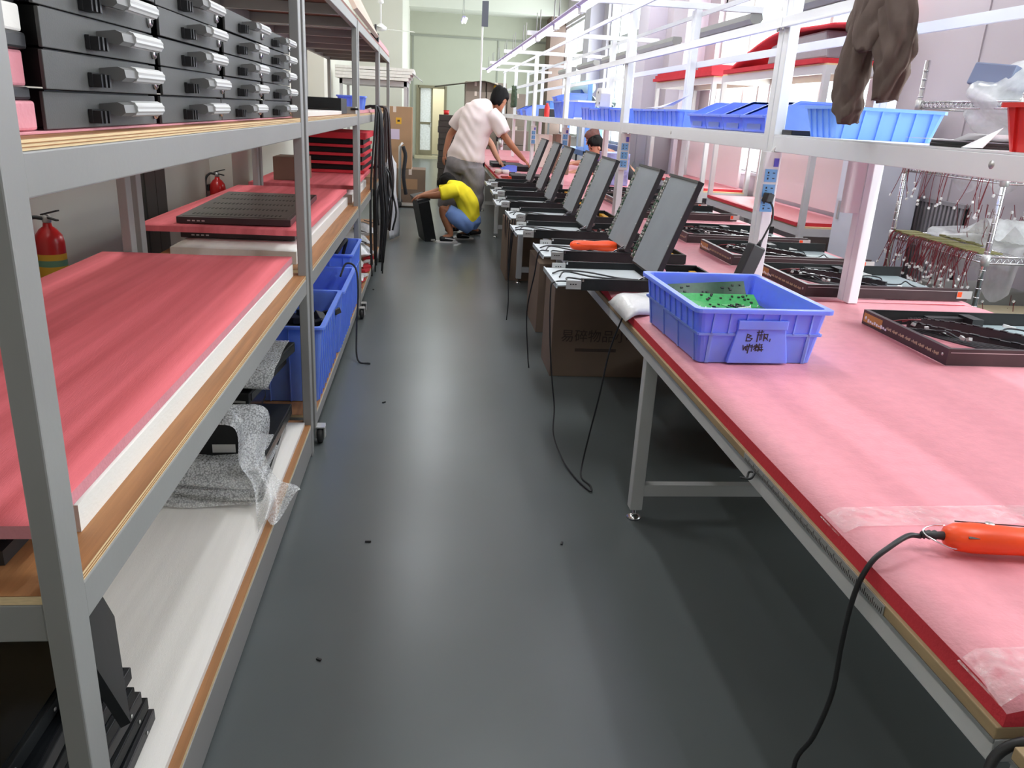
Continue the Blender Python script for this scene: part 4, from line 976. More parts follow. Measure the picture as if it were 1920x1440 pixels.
c = MB().tube(smooth_path([(1.2, .74, .775), (1.0, .755, .785), (.87, .79, .775), (.815, .815, .735), (.790, .80, .67), (.780, .77, .5), (.77, .73, .3), (.77, .70, .02), (.9, .5, .008)], 6), .0075, 8)
o = c.build('loose_cable', BLACK_PL); tag(o, 'thick black cord crossing the lower right corner of the view', 'cord')
o = heat_tool('heat_tool', 'orange hand tool lying inside the second open drawer', (.79, 4.43, ZT + .022), .05, cord=False)
# cords hanging from the first and third drawers
def hang(label, pts, r=.0038, m=BLACK_PL):
    o = MB().tube(smooth_path(pts, 6), r, 6).build('hanging_cable', m); return tag(o, label, 'cord')
hang('black cord looping down to the floor in front of the brown carton', [(.66, 3.53, .835), (.57, 3.53, .83), (.555, 3.53, .78), (.575, 3.58, .55), (.60, 3.60, .35), (.62, 3.58, .20), (.612, 3.50, .09), (.64, 3.36, .02), (.67, 3.20, .010), (.70, 3.10, .008), (.72, 3.06, .008), (.725, 3.12, .008), (.70, 3.20, .010), (.715, 3.26, .06), (.735, 3.25, .22), (.755, 3.22, .40), (.775, 3.20, .60), (.80, 3.16, .74), (.815, 3.13, .80), (.86, 3.14, .812)])
hang('thin black cord hanging below the second open drawer, ending above floor', [(.66, 4.36, .835), (.605, 4.36, .825), (.590, 4.38, .70), (.575, 4.5, .45), (.59, 4.46, .20), (.60, 4.45, .12)])
hang('white-tipped black cord hanging below the third open drawer', [(.66, 5.15, .835), (.54, 5.15, .825), (.530, 5.17, .70), (.535, 5.28, .5), (.54, 5.26, .33), (.535, 5.27, .2)])
for k in range(5):
    hang(ORD[k] + ' dark cord hanging over the bench edge beside the crouching person', [(.85, 7.3 + .12 * k, .812), (.80, 7.3 + .12 * k, .80), (.77 - .01 * k, 7.28 + .12 * k, .6), (.75, 7.3 + .13 * k, .3), (.74 + .01 * k, 7.3 + .12 * k, .02)], .005, T_DARK)['group'] = 'dark cords beside the crouching person'

# ================================================================== TRAYS (right row)
def tray(seed):
    r = random.Random(seed); T = thing('cable_tray', 'x', 'tray'); W, D, H = .86, .60, .058
    # walls: near, far, left end panel
    for nm, y in (('near_wall', 0), ('far_wall', D - .004)):
        MB().box(0.004, W, y, y + .004, 0, H).box(0.004, W, y - .002 if y else y, y + .018 if not y else y + .006, H, H + .002).build(nm, MAROON if y == 0 else BLACK, T)
    MB().box(.01, W - .05, -.0008, .0, H - .012, H - .010).build('rail_groove', SILVER, T)
    e = MB().box(0, .004, 0, D, 0, H).box(0, .020, 0, D, H, H + .0022).build('end_panel', MAROON, T)
    st = MB().box(-.0008, 0, .445, .59, .012, .050).build('amber_sticker', AMBER, e)
    m = MB()
    m.lathe([(.008, 0), (.008, .0006)], c=(-.0015, .572, .030), n=10, axis='x')
    for k in range(9):
        y = .555 - k * .017; m.box(-.0016, -.0008, y - .012, y, .016 + .002 * (k % 2), .030 - .003 * (k % 3))
    m.build('emblem_and_letters', PAPER, st)
    g = MB()
    for k in range(8):
        y = .41 - k * .046
        g.box(-.0012, 0, y - .004, y, .024, .030)
        for j in range(4): g.box(-.0012, 0, y - .036 + j * .0075, y - .031 + j * .0075, .022 + .002 * ((k + j) % 2), .034 - .002 * (j % 3))
    g.build('gold_print', GOLD, e)
    MB().lathe([(.006, -.0016), (.006, 0)], c=(0, .03, .034), n=10, axis='x').build('screw', SILVER, e)
    # light inner flange line
    MB().box(.020, .022, .018, D - .004, H - .010, H + .0015).box(.02, W - .3, .018, .020, H - .010, H + .0015).build('inner_flange', PLATE_MID, T)
    # right-hand plate and slide
    MB().box(.44, W - .02, .02, D - .01, .004, .009).build('base_plate', PLATE_MID, T)
    b = MB().box(W - .06, W + .02, -.003, .004, .012, .050).build('slide_bracket', SILVER, T)
    MB().box(W - .058, W - .035, -.0036, -.003, .020, .046).build('orange_mark', ORANGE_PL, b)
    MB().box(.26, .42, D - .06, D - .02, .012, .046).box(.42, .47, D - .12, D - .02, .010, .056).build('bracket_block', BLACK_PL, T)
    # cable carrier: a flat chain bent into a U
    P = smooth_path([(.52, .07, 0), (.40, .16, 0), (.26, .32, 0), (.17, .44, 0), (.155, .50, 0), (.19, .535, 0), (.26, .525, 0), (.36, .47, 0), (.46, .36, 0), (.55, .22, 0)], 6)
    c = MB()
    for i in range(len(P) - 1):
        a, q = P[i], P[i + 1]; c.bar((a.x, a.y, .026), (q.x, q.y, .026), .016, .034)
    cc = c.build('cable_carrier', BLACK_PL, T)
    c = MB()
    for i in range(0, len(P) - 1, 2): c.bar((P[i].x, P[i].y, .0435), (P[i + 1].x, P[i + 1].y, .0435), .018, .004)
    c.build('chain_links', BLACK_GLOSS, cc)
    for k in range(5):
        pts = [(.04 + .02 * k, .46 - .02 * k, .02), (.08 + .02 * k, .40 - .03 * k, .03 + .006 * k), (.15 + .02 * k, .26, .028), (.24 + .025 * k, .14 + .01 * k, .024), (.34 + .03 * k, .05 + .012 * k, .02)]
        MB().tube(smooth_path(pts, 4), .0042, 5).build('cable', BLACK_PL if k % 2 else T_DARK, T)
    MB().tube(smooth_path([(.05, .56, .01), (.10, .50, .04), (.17, .47, .052), (.20, .52, .04), (.16, .565, .02)], 5), .0025, 5).build('cable', RED_WIRE, T)
    c = MB()
    for x, y in ((.12, .42), (.14, .36), (.20, .22), (.215, .20), (.17, .30)): c.obox((x, y, .045), (.020, .014, .012), (r.uniform(-.5, .5), r.uniform(-.5, .5), r.uniform(0, 3)))
    c.build('connector', mat('grey_connector', (.4, .4, .39), .4), T)
    MB().tube(smooth_path([(.50, .42, .012), (.56, .45, .03), (.62, .40, .03), (.60, .33, .015), (.66, .28, .02), (.72, .32, .03), (.69, .20, .03), (.74, .06, .02)], 5), .0035, 5).build('cable', T_DARK, T)
    MB().obox((.575, .46, .034), (.05, .014, .012), (0, .2, -.3)).build('white_connector', WHITE_PL, T); MB().obox((.64, .24, .016), (.03, .02, .012), (0, 0, .8)).build('white_connector', WHITE_PL, T)
    MB().box(.03, .09, D - .06, D - .02, .004, .034).box(.02, .42, .045, .055, .002, .010).build('terminal_block', BLACK, T)
    return T
TY = [(1.768, 2.435), (1.750, 3.49), (1.682, 4.27), (1.668, 5.055), (1.66, 6.30), (1.65, 7.1), (1.64, 7.9)]
tl = ['nearest black tray with gold print and cable arc, at the right edge of view', 'second black tray, just behind the white rear post', 'third black tray, behind the black power brick', 'fourth black tray of the right row', 'fifth black tray of the right row', 'sixth black tray of the right row', 'farthest black tray of the right row']
p = None
for k, (x, y) in enumerate(TY):
    p = tray(k) if k == 0 else copy_tree(p)
    p.location = (x, y, ZT); p.scale = (.95, .95, .97); p.rotation_euler = (0, 0, R_.uniform(-.012, .012)); tag(p, tl[k], 'tray', 'black trays along the right side of the bench')

# ================================================================== CRATE WITH CIRCUIT BOARDS
T = thing('plastic_crate', 'big blue crate with handwriting and green circuit boards on pink foam', 'crate', (1.069, 2.69, ZT), .035)
L, W, H = .585, .44, .188
sh = crate_mesh(L, W, H, tap=.022, rim=.016, rimh=.014, t=.005)
for rb in (crate_ribs(L, W, H, .022, (9, 7), z0=.100, band=(.100,), out=.005, t=.004), crate_ribs(L, W, H, .022, (4, 2), z0=.0, z1=.100, out=.004, t=.012)): sh.add(rb.v, rb.f)
sh.build('shell', BLUE_BIN, T)
h = MB().prism([(-.105, .004), (.105, .004), (.078, .146), (-.078, .146)], 'y', -.2925, -.275).build('handle_panel', BLUE_BIN, T, bevel=.003)
MB().box(-.085, .085, -.300, -.2785, .120, .150).build('handle_ledge', BLUE_BIN, T, bevel=.002)
st = MB(); U = .00092
def stroke(pts, wd=.0032):
    for (a, b), (c, d) in zip(pts[:-1], pts[1:]):
        v = Vector((c - a, d - b)); n = Vector((-v.y, v.x)).normalized() * wd / 2 if v.length > 0 else Vector((0, 0)); e = v.normalized() * wd * .4
        st.add([(a - e.x + n.x, -.2933, b - e.y + n.y), (c + e.x + n.x, -.2933, d + e.y + n.y), (c + e.x - n.x, -.2933, d + e.y - n.y), (a - e.x - n.x, -.2933, b - e.y - n.y)], [(0, 1, 2, 3)])
# first line: B and two further characters and a comma
stroke([(-.048, .104), (-.050, .082)]); stroke([(-.047, .103), (-.034, .098), (-.046, .093), (-.030, .089), (-.036, .081), (-.051, .081)])
stroke([(-.016, .110), (.006, .112)]); stroke([(-.010, .116), (-.010, .106)]); stroke([(.000, .117), (.000, .107)]); stroke([(-.012, .101), (.002, .103), (.000, .086)]); stroke([(-.012, .104), (-.013, .079)], .004); stroke([(-.004, .101), (-.004, .084)])
stroke([(.008, .102), (.022, .104), (.021, .091), (.009, .090)]); stroke([(.009, .105), (.010, .082)], .004); stroke([(.012, .096), (.024, .084)]); stroke([(.032, .088), (.031, .080)])
# second line: a scribbled pair of characters
stroke([(-.058, .066), (-.055, .050), (-.050, .062), (-.047, .050)]); stroke([(-.044, .068), (-.043, .048)]); stroke([(-.036, .070), (-.040, .040)], .004); stroke([(-.052, .060), (-.026, .066)])
stroke([(-.026, .068), (-.027, .046)]); stroke([(-.032, .060), (-.016, .062)]); stroke([(-.012, .070), (-.014, .048)], .004); stroke([(-.018, .066), (.008, .069)]); stroke([(-.016, .058), (.010, .061)]); stroke([(-.002, .072), (-.004, .046)]); stroke([(.006, .068), (.008, .046)]); stroke([(-.012, .050), (.012, .052)], .004); stroke([(-.020, .052), (-.008, .064), (.004, .050)])
st.build('handwriting', INK, h, fix=False)
def board(label, loc, sx, sy, rot, m, seed, grp='green circuit boards in the blue crate'):
    r = random.Random(seed); T = thing('circuit_board', label, 'circuit board', loc, group=grp); T.rotation_euler = rot
    MB().box(-sx / 2, sx / 2, -sy / 2, sy / 2, 0, .0018).build('board', m, T)
    w_ = MB(); k_ = MB()
    for k in range(12):
        x = -sx / 2 + .012 + k * (sx - .024) / 11
        w_.tube([(x, -sy / 2 + .006, .002), (x + .004, -sy / 2 + .012, .008)], .0016, 4)
    for k in range(16):
        x, y = r.uniform(-sx / 2 + .01, sx / 2 - .02), r.uniform(-sy / 2 + .02, sy / 2 - .01); k_.box(x, x + r.uniform(.004, .012), y, y + r.uniform(.004, .008), .0018, .006)
    w_.build('solder_pins', PAPER, T); k_.build('chips', BLACK_PL, T)
    return T
o = MB().box(-.165, .165, -.24, .24, 0, .105).build('packed_boards', PCB_DG); o.location = (1.069, 2.69, ZT + .006); o.rotation_euler = (0, 0, .035); o['kind'] = 'stuff'; tag(o, 'packed dark green circuit boards filling the blue crate', 'circuit boards')
board('dark green circuit board standing behind others in the blue crate', (1.05, 2.86, ZT + .134), .30, .09, (.95, -.06, .04), PCB_DG, 1)
board('wide bright green circuit board lying across the blue crate', (1.045, 2.78, ZT + .125), .34, .085, (.42, .0, .02), PCB_G, 2)
board('green circuit board tilted at the front of the blue crate', (1.06, 2.67, ZT + .122), .26, .09, (.10, .10, .0), PCB_G, 3)
board('small green circuit board on top of the front one in crate', (1.08, 2.63, ZT + .138), .12, .07, (.1, .1, .75), PCB_G, 4)
board('dark green circuit board crossing the front of the blue crate', (1.10, 2.59, ZT + .120), .24, .07, (.05, -.06, -.10), PCB_DG, 5)

# white wrapped packet between crate and first drawer
f = wob(111)
o = MB().grid(lambda u, v: (.79 + .36 * u, 3.04 + .34 * v, ZT + .002 + (.035 + .010 * f(u * 2, v * 2)) * (4 * u * (1 - u) * 4 * v * (1 - v)) ** .35 - (.03 * max(0, .12 - u) / .12)), 20, 20).build('foam_wrap', mat('wrinkled_white_film', (.70, .70, .70), .25, bump=.9, bscale=22), None, solid=.002, fix=False)
tag(o, 'crumpled white plastic packet on the bench edge beneath the first open drawer', 'packet')
o = MB().box(.835, 1.13, 3.08, 3.36, ZT + .001, ZT + .018).build('packet_filling', FOAM_WHITE, None, bevel=.006); tag(o, 'pale slab inside the crumpled white plastic packet', 'foam')
# dark twist of wire on the rim of the near bench
hang('small black twist of wire stuck on the rim of the near bench', [(.80, 1.73, .715), (.808, 1.74, .728), (.812, 1.72, .735), (.80, 1.71, .724), (.79, 1.745, .710)], .003)

# ---- cartons under the benches
def carton(label, loc, sx, sy, sz, m=CARTON, rz=0, flaps=False, seam=True, name='carton', group=None):
    T = thing(name, label, 'box', loc, rz, group)
    MB().box(-sx / 2, sx / 2, -sy / 2, sy / 2, 0, sz).build('carton_body', m, T, bevel=.004)
    if seam: MB().box(-.025, .025, -sy / 2 - .001, sy / 2 + .001, sz, sz + .001).box(-.025, .025, -sy / 2 - .001, -sy / 2, sz - .09, sz + .001).build('tape_seam', TAPE_W, T)
    if flaps:
        for s in (-1, 1): MB().obox((s * (sx / 2 + .06), 0, sz + .02), (.16, sy, .006), (0, s * .35, 0)).build('flap', m, T)
    return T
T = carton('brown printed carton standing on the floor under the second workbench', (1.07, 4.865, 0), .62, .40, .60, CARTON_D)
me = text_mesh('易碎物品小心', .085)
o = bpy.data.objects.new('print', me); COL.objects.link(o); o.parent = T; o.location = (.0, -.2022, .26); o.rotation_euler = (PI / 2, 0, 0); me.materials.append(PRINT)
MB().box(-.16, .10, -.2015, -.200, .165, .185).build('print_line', PRINT, T)
carton('brown carton with torn edge under the third workbench', (1.02, 7.9, 0), .56, .60, .56, CARTON_D)
carton('brown carton at the far end under the second workbench', (1.05, 6.0, 0), .5, .6, .52, CARTON_D)
carton('low brown carton on the floor far under the nearest workbench', (1.75, 3.5, 0), .5, .4, .16, CARTON_D)
carton('low carton deep under the second workbench', (1.95, 4.4, 0), .6, .5, .25, CARTON_D)
T = thing('wooden_plank', 'brown wooden plank lying low under the near end of bench', 'plank', (1.42, 1.08, 0))
MB().box(-.50, .60, -.10, .10, .287, .312).build('plank', CARTON_D, T)
for x in (-.40, .55): MB().box(x - .02, x + .02, -.08, .08, 0, .287).build('trestle_leg', CARTON_D, T)
# ---- crumbs on the floor
for k, (x, y) in enumerate(((-.21, 2.65), (.523, 2.63), (-.302, 1.976), (-.235, 4.144), (-.49, 7.0))):
    o = MB().obox((0, 0, .003), (.022 - .003 * (k % 3), .008, .006), (0, 0, k * 1.3)).build('crumb', BLACK_PL, None, bevel=.001); o.location = (x, y, .0002)
    tag(o, ['small black crumb on the floor left of the aisle middle', 'small black crumb on the floor near the bench shadow', 'nearest dark crumb on the floor beside the first rack', 'dark crumb on the floor level with the first rack post', 'dark crumb far down the aisle by the left racks'][k], 'crumb')

# ================================================================== RIGHT SIDE: wire rack, foam racks, stored things
def wire_rack(x0, x1, y0, y1, levels, h):
    T = thing('wire_rack', 'chrome wire rack behind the bench at right, hung with wired boards', 'rack', ((x0 + x1) / 2, (y0 + y1) / 2, 0))
    for x in (x0, x1):
        for y in (y0, y1):
            m = MB().tube([(x, y, .0), (x, y, h)], .0155, 12)
            for k in range(int(h / .05)): m.tube([(x, y, .05 * k + .02), (x, y, .05 * k + .025)], .0172, 12)
            m.build('post', CHROME, T, world=True)
    for z in levels:
        m = MB()
        for y in (y0, y1):
            m.tube([(x0, y, z), (x1, y, z)], .006, 6).tube([(x0, y, z - .035), (x1, y, z - .035)], .006, 6)
            n = 22
            for k in range(n): a = x0 + (x1 - x0) * k / n; b = x0 + (x1 - x0) * (k + 1) / n; m.tube([(a, y, z), ((a + b) / 2, y, z - .035), (b, y, z)], .0028, 4)
        for x in (x0, x1):
            m.tube([(x, y0, z), (x, y1, z)], .006, 6).tube([(x, y0, z - .035), (x, y1, z - .035)], .006, 6)
            n = 22
            for k in range(n): a = y0 + (y1 - y0) * k / n; b = y0 + (y1 - y0) * (k + 1) / n; m.tube([(x, a, z), (x, (a + b) / 2, z - .035), (x, b, z)], .0028, 4)
        n = 30
        for k in range(1, n): a = x0 + (x1 - x0) * k / n; m.tube([(a, y0, z + .003), (a, y1, z + .003)], .0022, 4)
        m.build('wire_shelf', CHROME, T, world=True)
        for x in (x0, x1):
            for y in (y0, y1): MB().lathe([(.017, -.05), (.022, -.045), (.024, .01), (.018, .014)], c=(x, y, z), n=14).build('clip_collar', SILVER, T, world=True)
    return T
wire_rack(2.99, 3.88, 4.0, 4.92, (.42, .945, 1.365, 1.74), 1.98)
def hung_boards(label, x0, x1, y0, y1, z, n, seed, up=False, L=.16):
    """a layer of thin olive boards whose red leads hang over the shelf edge"""
    r = random.Random(seed); T = thing('wired_boards', label, 'circuit boards', ((x0 + x1) / 2, (y0 + y1) / 2, z))
    b = MB(); k = 0; m = 9
    for k in range(m):
        ya = y0 + (y1 - y0) * k / m; b.box(x0 - .02 * r.random(), x1, ya, ya + (y1 - y0) / m - .004, z + .002 * (k % 2), z + .006 + .003 * (k % 3))
    b.build('board_row', PCB_OL, T, world=True)
    wmb = MB(); cmb = MB()
    for k in range(n):
        y = r.uniform(y0, y1); x = x0 - .01 if not up else r.uniform(x0, x1); l = L * r.uniform(.5, 1.2)
        sgn = 1 if up else -1; dx, dy = r.uniform(-.05, .03), r.uniform(-.06, .06)
        pts = [(x, y, z + .008), (x - .02, y + dy * .2, z + .012 + sgn * l * .15), (x - .025 + dx * .4, y + dy * .6, z + sgn * l * .6), (x - .02 + dx, y + dy, z + sgn * l)]
        wmb.tube(smooth_path(pts, 3), .0020, 4, cap=False)
        if not up or k % 4 == 0: cmb.obox(pts[-1], (.010, .010, .014), (r.uniform(-.5, .5), r.uniform(-.5, .5), 0))
    o = wmb.build('lead_wires', RED_WIRE, T, world=True); o['kind'] = 'stuff'
    o = cmb.build('lead_plugs', WHITE_PL, T, world=True); o['kind'] = 'stuff'
    return T
hung_boards('olive boards with dark red leads hanging over the middle shelf of wire rack', 2.985, 3.12, 4.05, 4.90, .953, 85, 1, L=.22)
hung_boards('boards with a few red leads hanging from the upper wire shelf', 2.99, 3.10, 4.42, 4.88, 1.373, 16, 2, L=.20)
hung_boards('boards with white-tipped leads at the near corner of upper wire shelf', 2.99, 3.2, 4.03, 4.22, 1.373, 7, 22, L=.20)
hung_boards('boards with red leads sticking up in the middle of wire rack', 3.2, 3.5, 4.35, 4.75, .953, 34, 3, up=True, L=.20)
hung_boards('boards with red leads sticking up at the right edge of view', 3.45, 3.8, 4.05, 4.35, .953, 30, 4, up=True, L=.17)
hung_boards('boards with dark leads on the lowest shelf of the wire rack', 3.02, 3.6, 4.1, 4.6, .428, 26, 5, up=True, L=.2)
def flat_film(label, x0, x1, y0, y1, z, amp, seed, m, name='plastic_film', drop=None):
    f = wob(seed)
    def fn(u, v):
        zz = z + amp * (.5 + .5 * f(u * 1.6, v * 1.6))
        x = x0 + (x1 - x0) * u
        if drop and u < .3: t = (.3 - u) / .3; zz -= drop * t * (1 + .3 * math.sin(v * 11)); x = x0 + (x1 - x0) * .3 - .03 * t - .01 * math.sin(v * 9)
        return (x, y0 + (y1 - y0) * v, zz)
    o = MB().grid(fn, 22, 22).build(name, m, None, fix=False); return tag(o, label, 'film')
flat_film('clear film spread over the boards on the middle wire shelf', 2.95, 3.85, 4.02, 4.9, .966, .05, 121, LOOSE_FILM, drop=.24)
flat_film('mound of clear film on the right half of the middle wire shelf', 3.15, 3.8, 4.05, 4.5, .985, .16, 122, CLEAR_BAG)
flat_film('clear film hanging off the front of upper wire shelf', 2.95, 3.8, 4.15, 4.75, 1.385, .04, 123, LOOSE_FILM, drop=.12)
f = wob(124)
def bagfn(u, v):
    a = 2 * PI * u; rr = (.30 + .05 * f(u * 3, v * 2)) * math.sin(PI * (.12 + .86 * v)) ** .7
    return (3.30 + rr * 1.15 * math.cos(a), 4.36 + rr * math.sin(a), 1.72 - .16 + .42 * v + .03 * f(v * 3, u * 3))
o = MB().grid(bagfn, 30, 18).build('bubble_wrap_bundle', LOOSE_FILM, None, fix=False); tag(o, 'big bundle of bubble wrap on top shelf of the wire rack', 'bubble wrap')
o = MB().obox((0, 0, 0), (.30, .26, .12), (.1, .25, .3)).build('slate_box', mat('slate_blue', srgb(112, 122, 150), .5), None, bevel=.01); o.location = (3.16, 4.40, 1.845); tag(o, 'slate blue box wrapped in the bubble wrap on wire rack', 'box')
carton('pale carton on the lowest shelf at right behind the trays', (3.45, 4.28, .43), .5, .3, .16, mat('pale_carton', srgb(206, 190, 160), .8), seam=False)
o = MB().box(3.2, 3.7, 4.5, 4.85, .43, .66).build('grey_case', mat('grey_case_plastic', srgb(150, 150, 146), .5), None, bevel=.01); tag(o, 'grey case on the lowest shelf of the wire rack', 'case')

def steel_rack(label, x0, x1, y0, y1, levels, h, name='steel_rack'):
    T = thing(name, label, 'rack', ((x0 + x1) / 2, (y0 + y1) / 2, 0), group='pale steel racks with red foam')
    for x in (x0, x1 - .05):
        for y in (y0, y1 - .05): MB().box(x, x + .05, y, y + .05, 0, h).build('post', RACK_STEEL, T, world=True)
    for z in levels:
        MB().box(x0, x0 + .04, y0 + .05, y1 - .05, z - .07, z).build('rail', RACK_STEEL, T, world=True)
        MB().box(x1 - .04, x1, y0 + .05, y1 - .05, z - .07, z).build('rail', RACK_STEEL, T, world=True)
        MB().box(x0 + .05, x1 - .05, y0, y0 + .04, z - .07, z).build('rail', RACK_STEEL, T, world=True)
        MB().box(x0 + .05, x1 - .05, y1 - .04, y1, z - .07, z).build('rail', RACK_STEEL, T, world=True)
        MB().box(x0 + .005, x1 - .005, y0 + .005, y1 - .005, z, z + .014).build('shelf_board', PLY_EDGE, T, world=True)
    return T
steel_rack('near pale steel rack by the window, piled with red foam boards', 3.30, 3.92, 6.90, 9.45, (.70, 2.07), 2.07)
sheet('foam_sheet', 'pink foam on the lower shelf of the near pale rack', 'foam', 3.285, 3.93, 6.955, 9.395, .7145, .745, FOAM_PINK, seed=131, edge=FOAM_DEEP)
sheet('foam_sheet', 'red foam layer on top of the near pale rack', 'foam', 3.25, 3.95, 6.95, 9.3, 2.0845, 2.125, FOAM_DEEP, seed=132, bend=.006)
f = wob(133)
o = MB().prism([(7.0, 2.13), (8.3, 2.13), (8.25, 2.30), (8.0, 2.34), (7.1, 2.36)], 'x', 3.34, 3.88).build('wrapped_stack', mat('grey_wrap', srgb(160, 156, 164), .35, bump=.8, bscale=10), None, bevel=.02); tag(o, 'grey film-wrapped stack on top of the near pale rack', 'stack')
o = MB().grid(lambda u, v: (3.28 + .64 * u, 6.85 + 2.3 * v, 2.40 + .02 * f(u, v) - (max(0, v - .45) / .55) ** 1.5 * .24), 8, 20).build('foam_sheet', FOAM_DEEP, None, solid=.03); tag(o, 'red foam board bent over the grey wrapped stack', 'foam')
steel_rack('far pale steel rack by the window, with flat red foam', 3.30, 3.92, 9.75, 12.3, (.74, 2.07), 2.07)
for k in range(3): sheet('foam_sheet', ['lowest', 'middle', 'topmost'][k] + ' red foam sheet on top of the far pale rack', 'foam', 3.22 + .03 * k, 3.95, 9.6 + .1 * k, 12.2, 2.0845 + .045 * k, 2.125 + .045 * k, FOAM_DEEP, seed=141 + k, bend=.006)
sheet('foam_sheet', 'pink foam on the lower shelf of the far pale rack', 'foam', 3.285, 3.93, 9.805, 12.245, .7545, .785, FOAM_PINK, seed=145, edge=FOAM_DEEP)
o = MB().box(3.35, 3.9, 9.9, 11.2, 2.22, 2.235).build('white_board', PAPER); tag(o, 'white board on top of the flat red foam stack', 'board')
for k, (y, l) in enumerate(((7.05, 'pale pink foam board standing at the back of near rack'), (9.95, 'pale pink foam board standing at the back of far rack'))):
    o = MB().box(3.84, 3.875, y, y + 2.1, .80, 1.55).build('foam_board', mat('pale_pink_board', srgb(228, 212, 216), .8), None, bevel=.004); tag(o, l, 'foam')
o = MB().box(3.88, 3.92, 6.9, 6.93, .72, 1.9).build('x', PAPER) if False else None
T = thing('locker', 'narrow pale white locker between the near rack and wire rack', 'locker', (3.62, 6.30, 0))
MB().box(-.22, .22, -.22, .22, .04, 1.72).build('locker_body', mat('pale_blue_white', srgb(222, 224, 236), .4), T, bevel=.004)
MB().box(-.224, -.221, -.2, .2, .07, 1.69).build('locker_door', mat('pale_blue_white', srgb(222, 224, 236), .4), T); MB().box(-.24, -.224, .12, .14, .85, 1.0).build('door_handle', SILVER, T)
MB().box(-.2, .2, -.2, .2, 0, .04).build('plinth', BLACK_PL, T)
T = thing('vent_grille', 'dark slatted vent on the wall behind the wire rack', 'vent', (3.985, 6.0, .3))
MB().box(-.01, .012, -.35, .55, 0, .75).build('vent_back', BLACK, T)
for k in range(18): MB().box(-.035, -.010, -.34 + k * .05, -.315 + k * .05, .0, .75).build('slat', mat('vent_slat', srgb(150, 146, 150), .5), T)
for z in (.745, -.02): MB().box(-.04, -.008, -.36, .56, z, z + .03).build('vent_frame', mat('vent_slat', srgb(150, 146, 150), .5), T)
carton('dark low carton under the near pale rack', (3.6, 7.6, 0), .5, .9, .42, CARTON_D)
carton('dark low carton under the far pale rack', (3.6, 10.6, 0), .5, .9, .42, CARTON_D)
# partitions and cabinets farther down the right wall
def cabinet(label, x0, x1, y0, y1, h, m, name='cabinet'):
    T = thing(name, label, 'cabinet', ((x0 + x1) / 2, (y0 + y1) / 2, 0)); a, b = (x1 - x0) / 2, (y1 - y0) / 2
    MB().box(-a, a, -b, b, .03, h).build('cabinet_body', m, T, bevel=.004)
    for s in (-1, 1): 
        d = MB().box(-a - .012, -a, min(0, s * b) + .01, max(0, s * b) - .01, .06, h - .03).build('cabinet_door', m, T)
        MB().box(-a - .03, -a - .012, s * .05 - .008, s * .05 + .008, h * .5, h * .5 + .12).build('door_handle', SILVER, d)
    MB().box(-a + .01, a - .01, -b + .01, b - .01, 0, .03).build('plinth', BLACK_PL, T)
cabinet('grey cabinet against the window wall beyond the pale racks', 3.3, 3.9, 12.5, 13.7, 1.55, mat('grey_cabinet', srgb(150, 148, 156), .5))
# blue machine with pipes and blue bins
T = thing('blue_machine', 'blue framed machine with pale roller by the far windows', 'machine', (3.4, 17.3, 0))
for x in (-.4, .35):
    for y in (-1.2, 1.15): MB().box(x, x + .08, y, y + .08, 0, 2.15).build('frame_post', BLUE_LIGHT, T)
MB().box(-.4, .43, -1.2, 1.23, .8, .9).box(-.4, .43, -1.2, 1.23, 1.55, 1.62).build('frame_deck', mat('machine_blue', srgb(48, 92, 160), .4), T)
MB().tube([(-.35, -1.0, 2.1), (-.35, 1.0, 2.1)], .13, 16).build('roller', mat('pale_cyan', srgb(176, 214, 226), .4), T)
g = MB()
for k in range(24): g.obox((R_.uniform(-.35, .3), R_.uniform(-.9, .9), R_.uniform(1.65, 1.9)), (R_.uniform(.05, .2), R_.uniform(.05, .25), R_.uniform(.05, .15)), (R_.random(), R_.random(), R_.random()))
g.build('fittings', mat('machine_fittings', srgb(120, 128, 118), .5, var=.4, vscale=9), T)
MB().box(-.5, -.42, -.9, .2, 1.55, 2.05).build('front_panel', mat('machine_blue', srgb(48, 92, 160), .4), T)
crate('plastic_bin', 'light blue bin stored beside the blue machine', (2.9, 19.2, 1.5), .6, .5, .35, BLUE_LIGHT, cat='bin')
T = thing('machine_table', 'dark table under the light blue bin at the far right', 'table', (2.95, 19.2, 0))
MB().box(-.4, .4, -.7, .7, 1.44, 1.5).build('table_top', BLACK_PL, T)
for x in (-.36, .32):
    for y in (-.66, .62): MB().box(x, x + .04, y, y + .04, 0, 1.44).build('leg', GREY_STEEL, T)
for k in range(2): crate('plastic_crate', ['lower', 'upper'][k] + ' deep blue crate standing behind the seated people', (2.75, 12.6, .30 + .36 * k), .5, .5, .34, BLUE_DEEP, group='deep blue crates behind the people')
T = thing('low_stand', 'low dark stand under the deep blue crates', 'stand', (2.95, 12.6, 0)); MB().box(-.5, .3, -.4, .4, .26, .30).build('stand_top', BLACK_PL, T); MB().box(-.45, -.4, -.35, .35, 0, .26).box(.2, .25, -.35, .35, 0, .26).build('stand_leg', BLACK_PL, T)
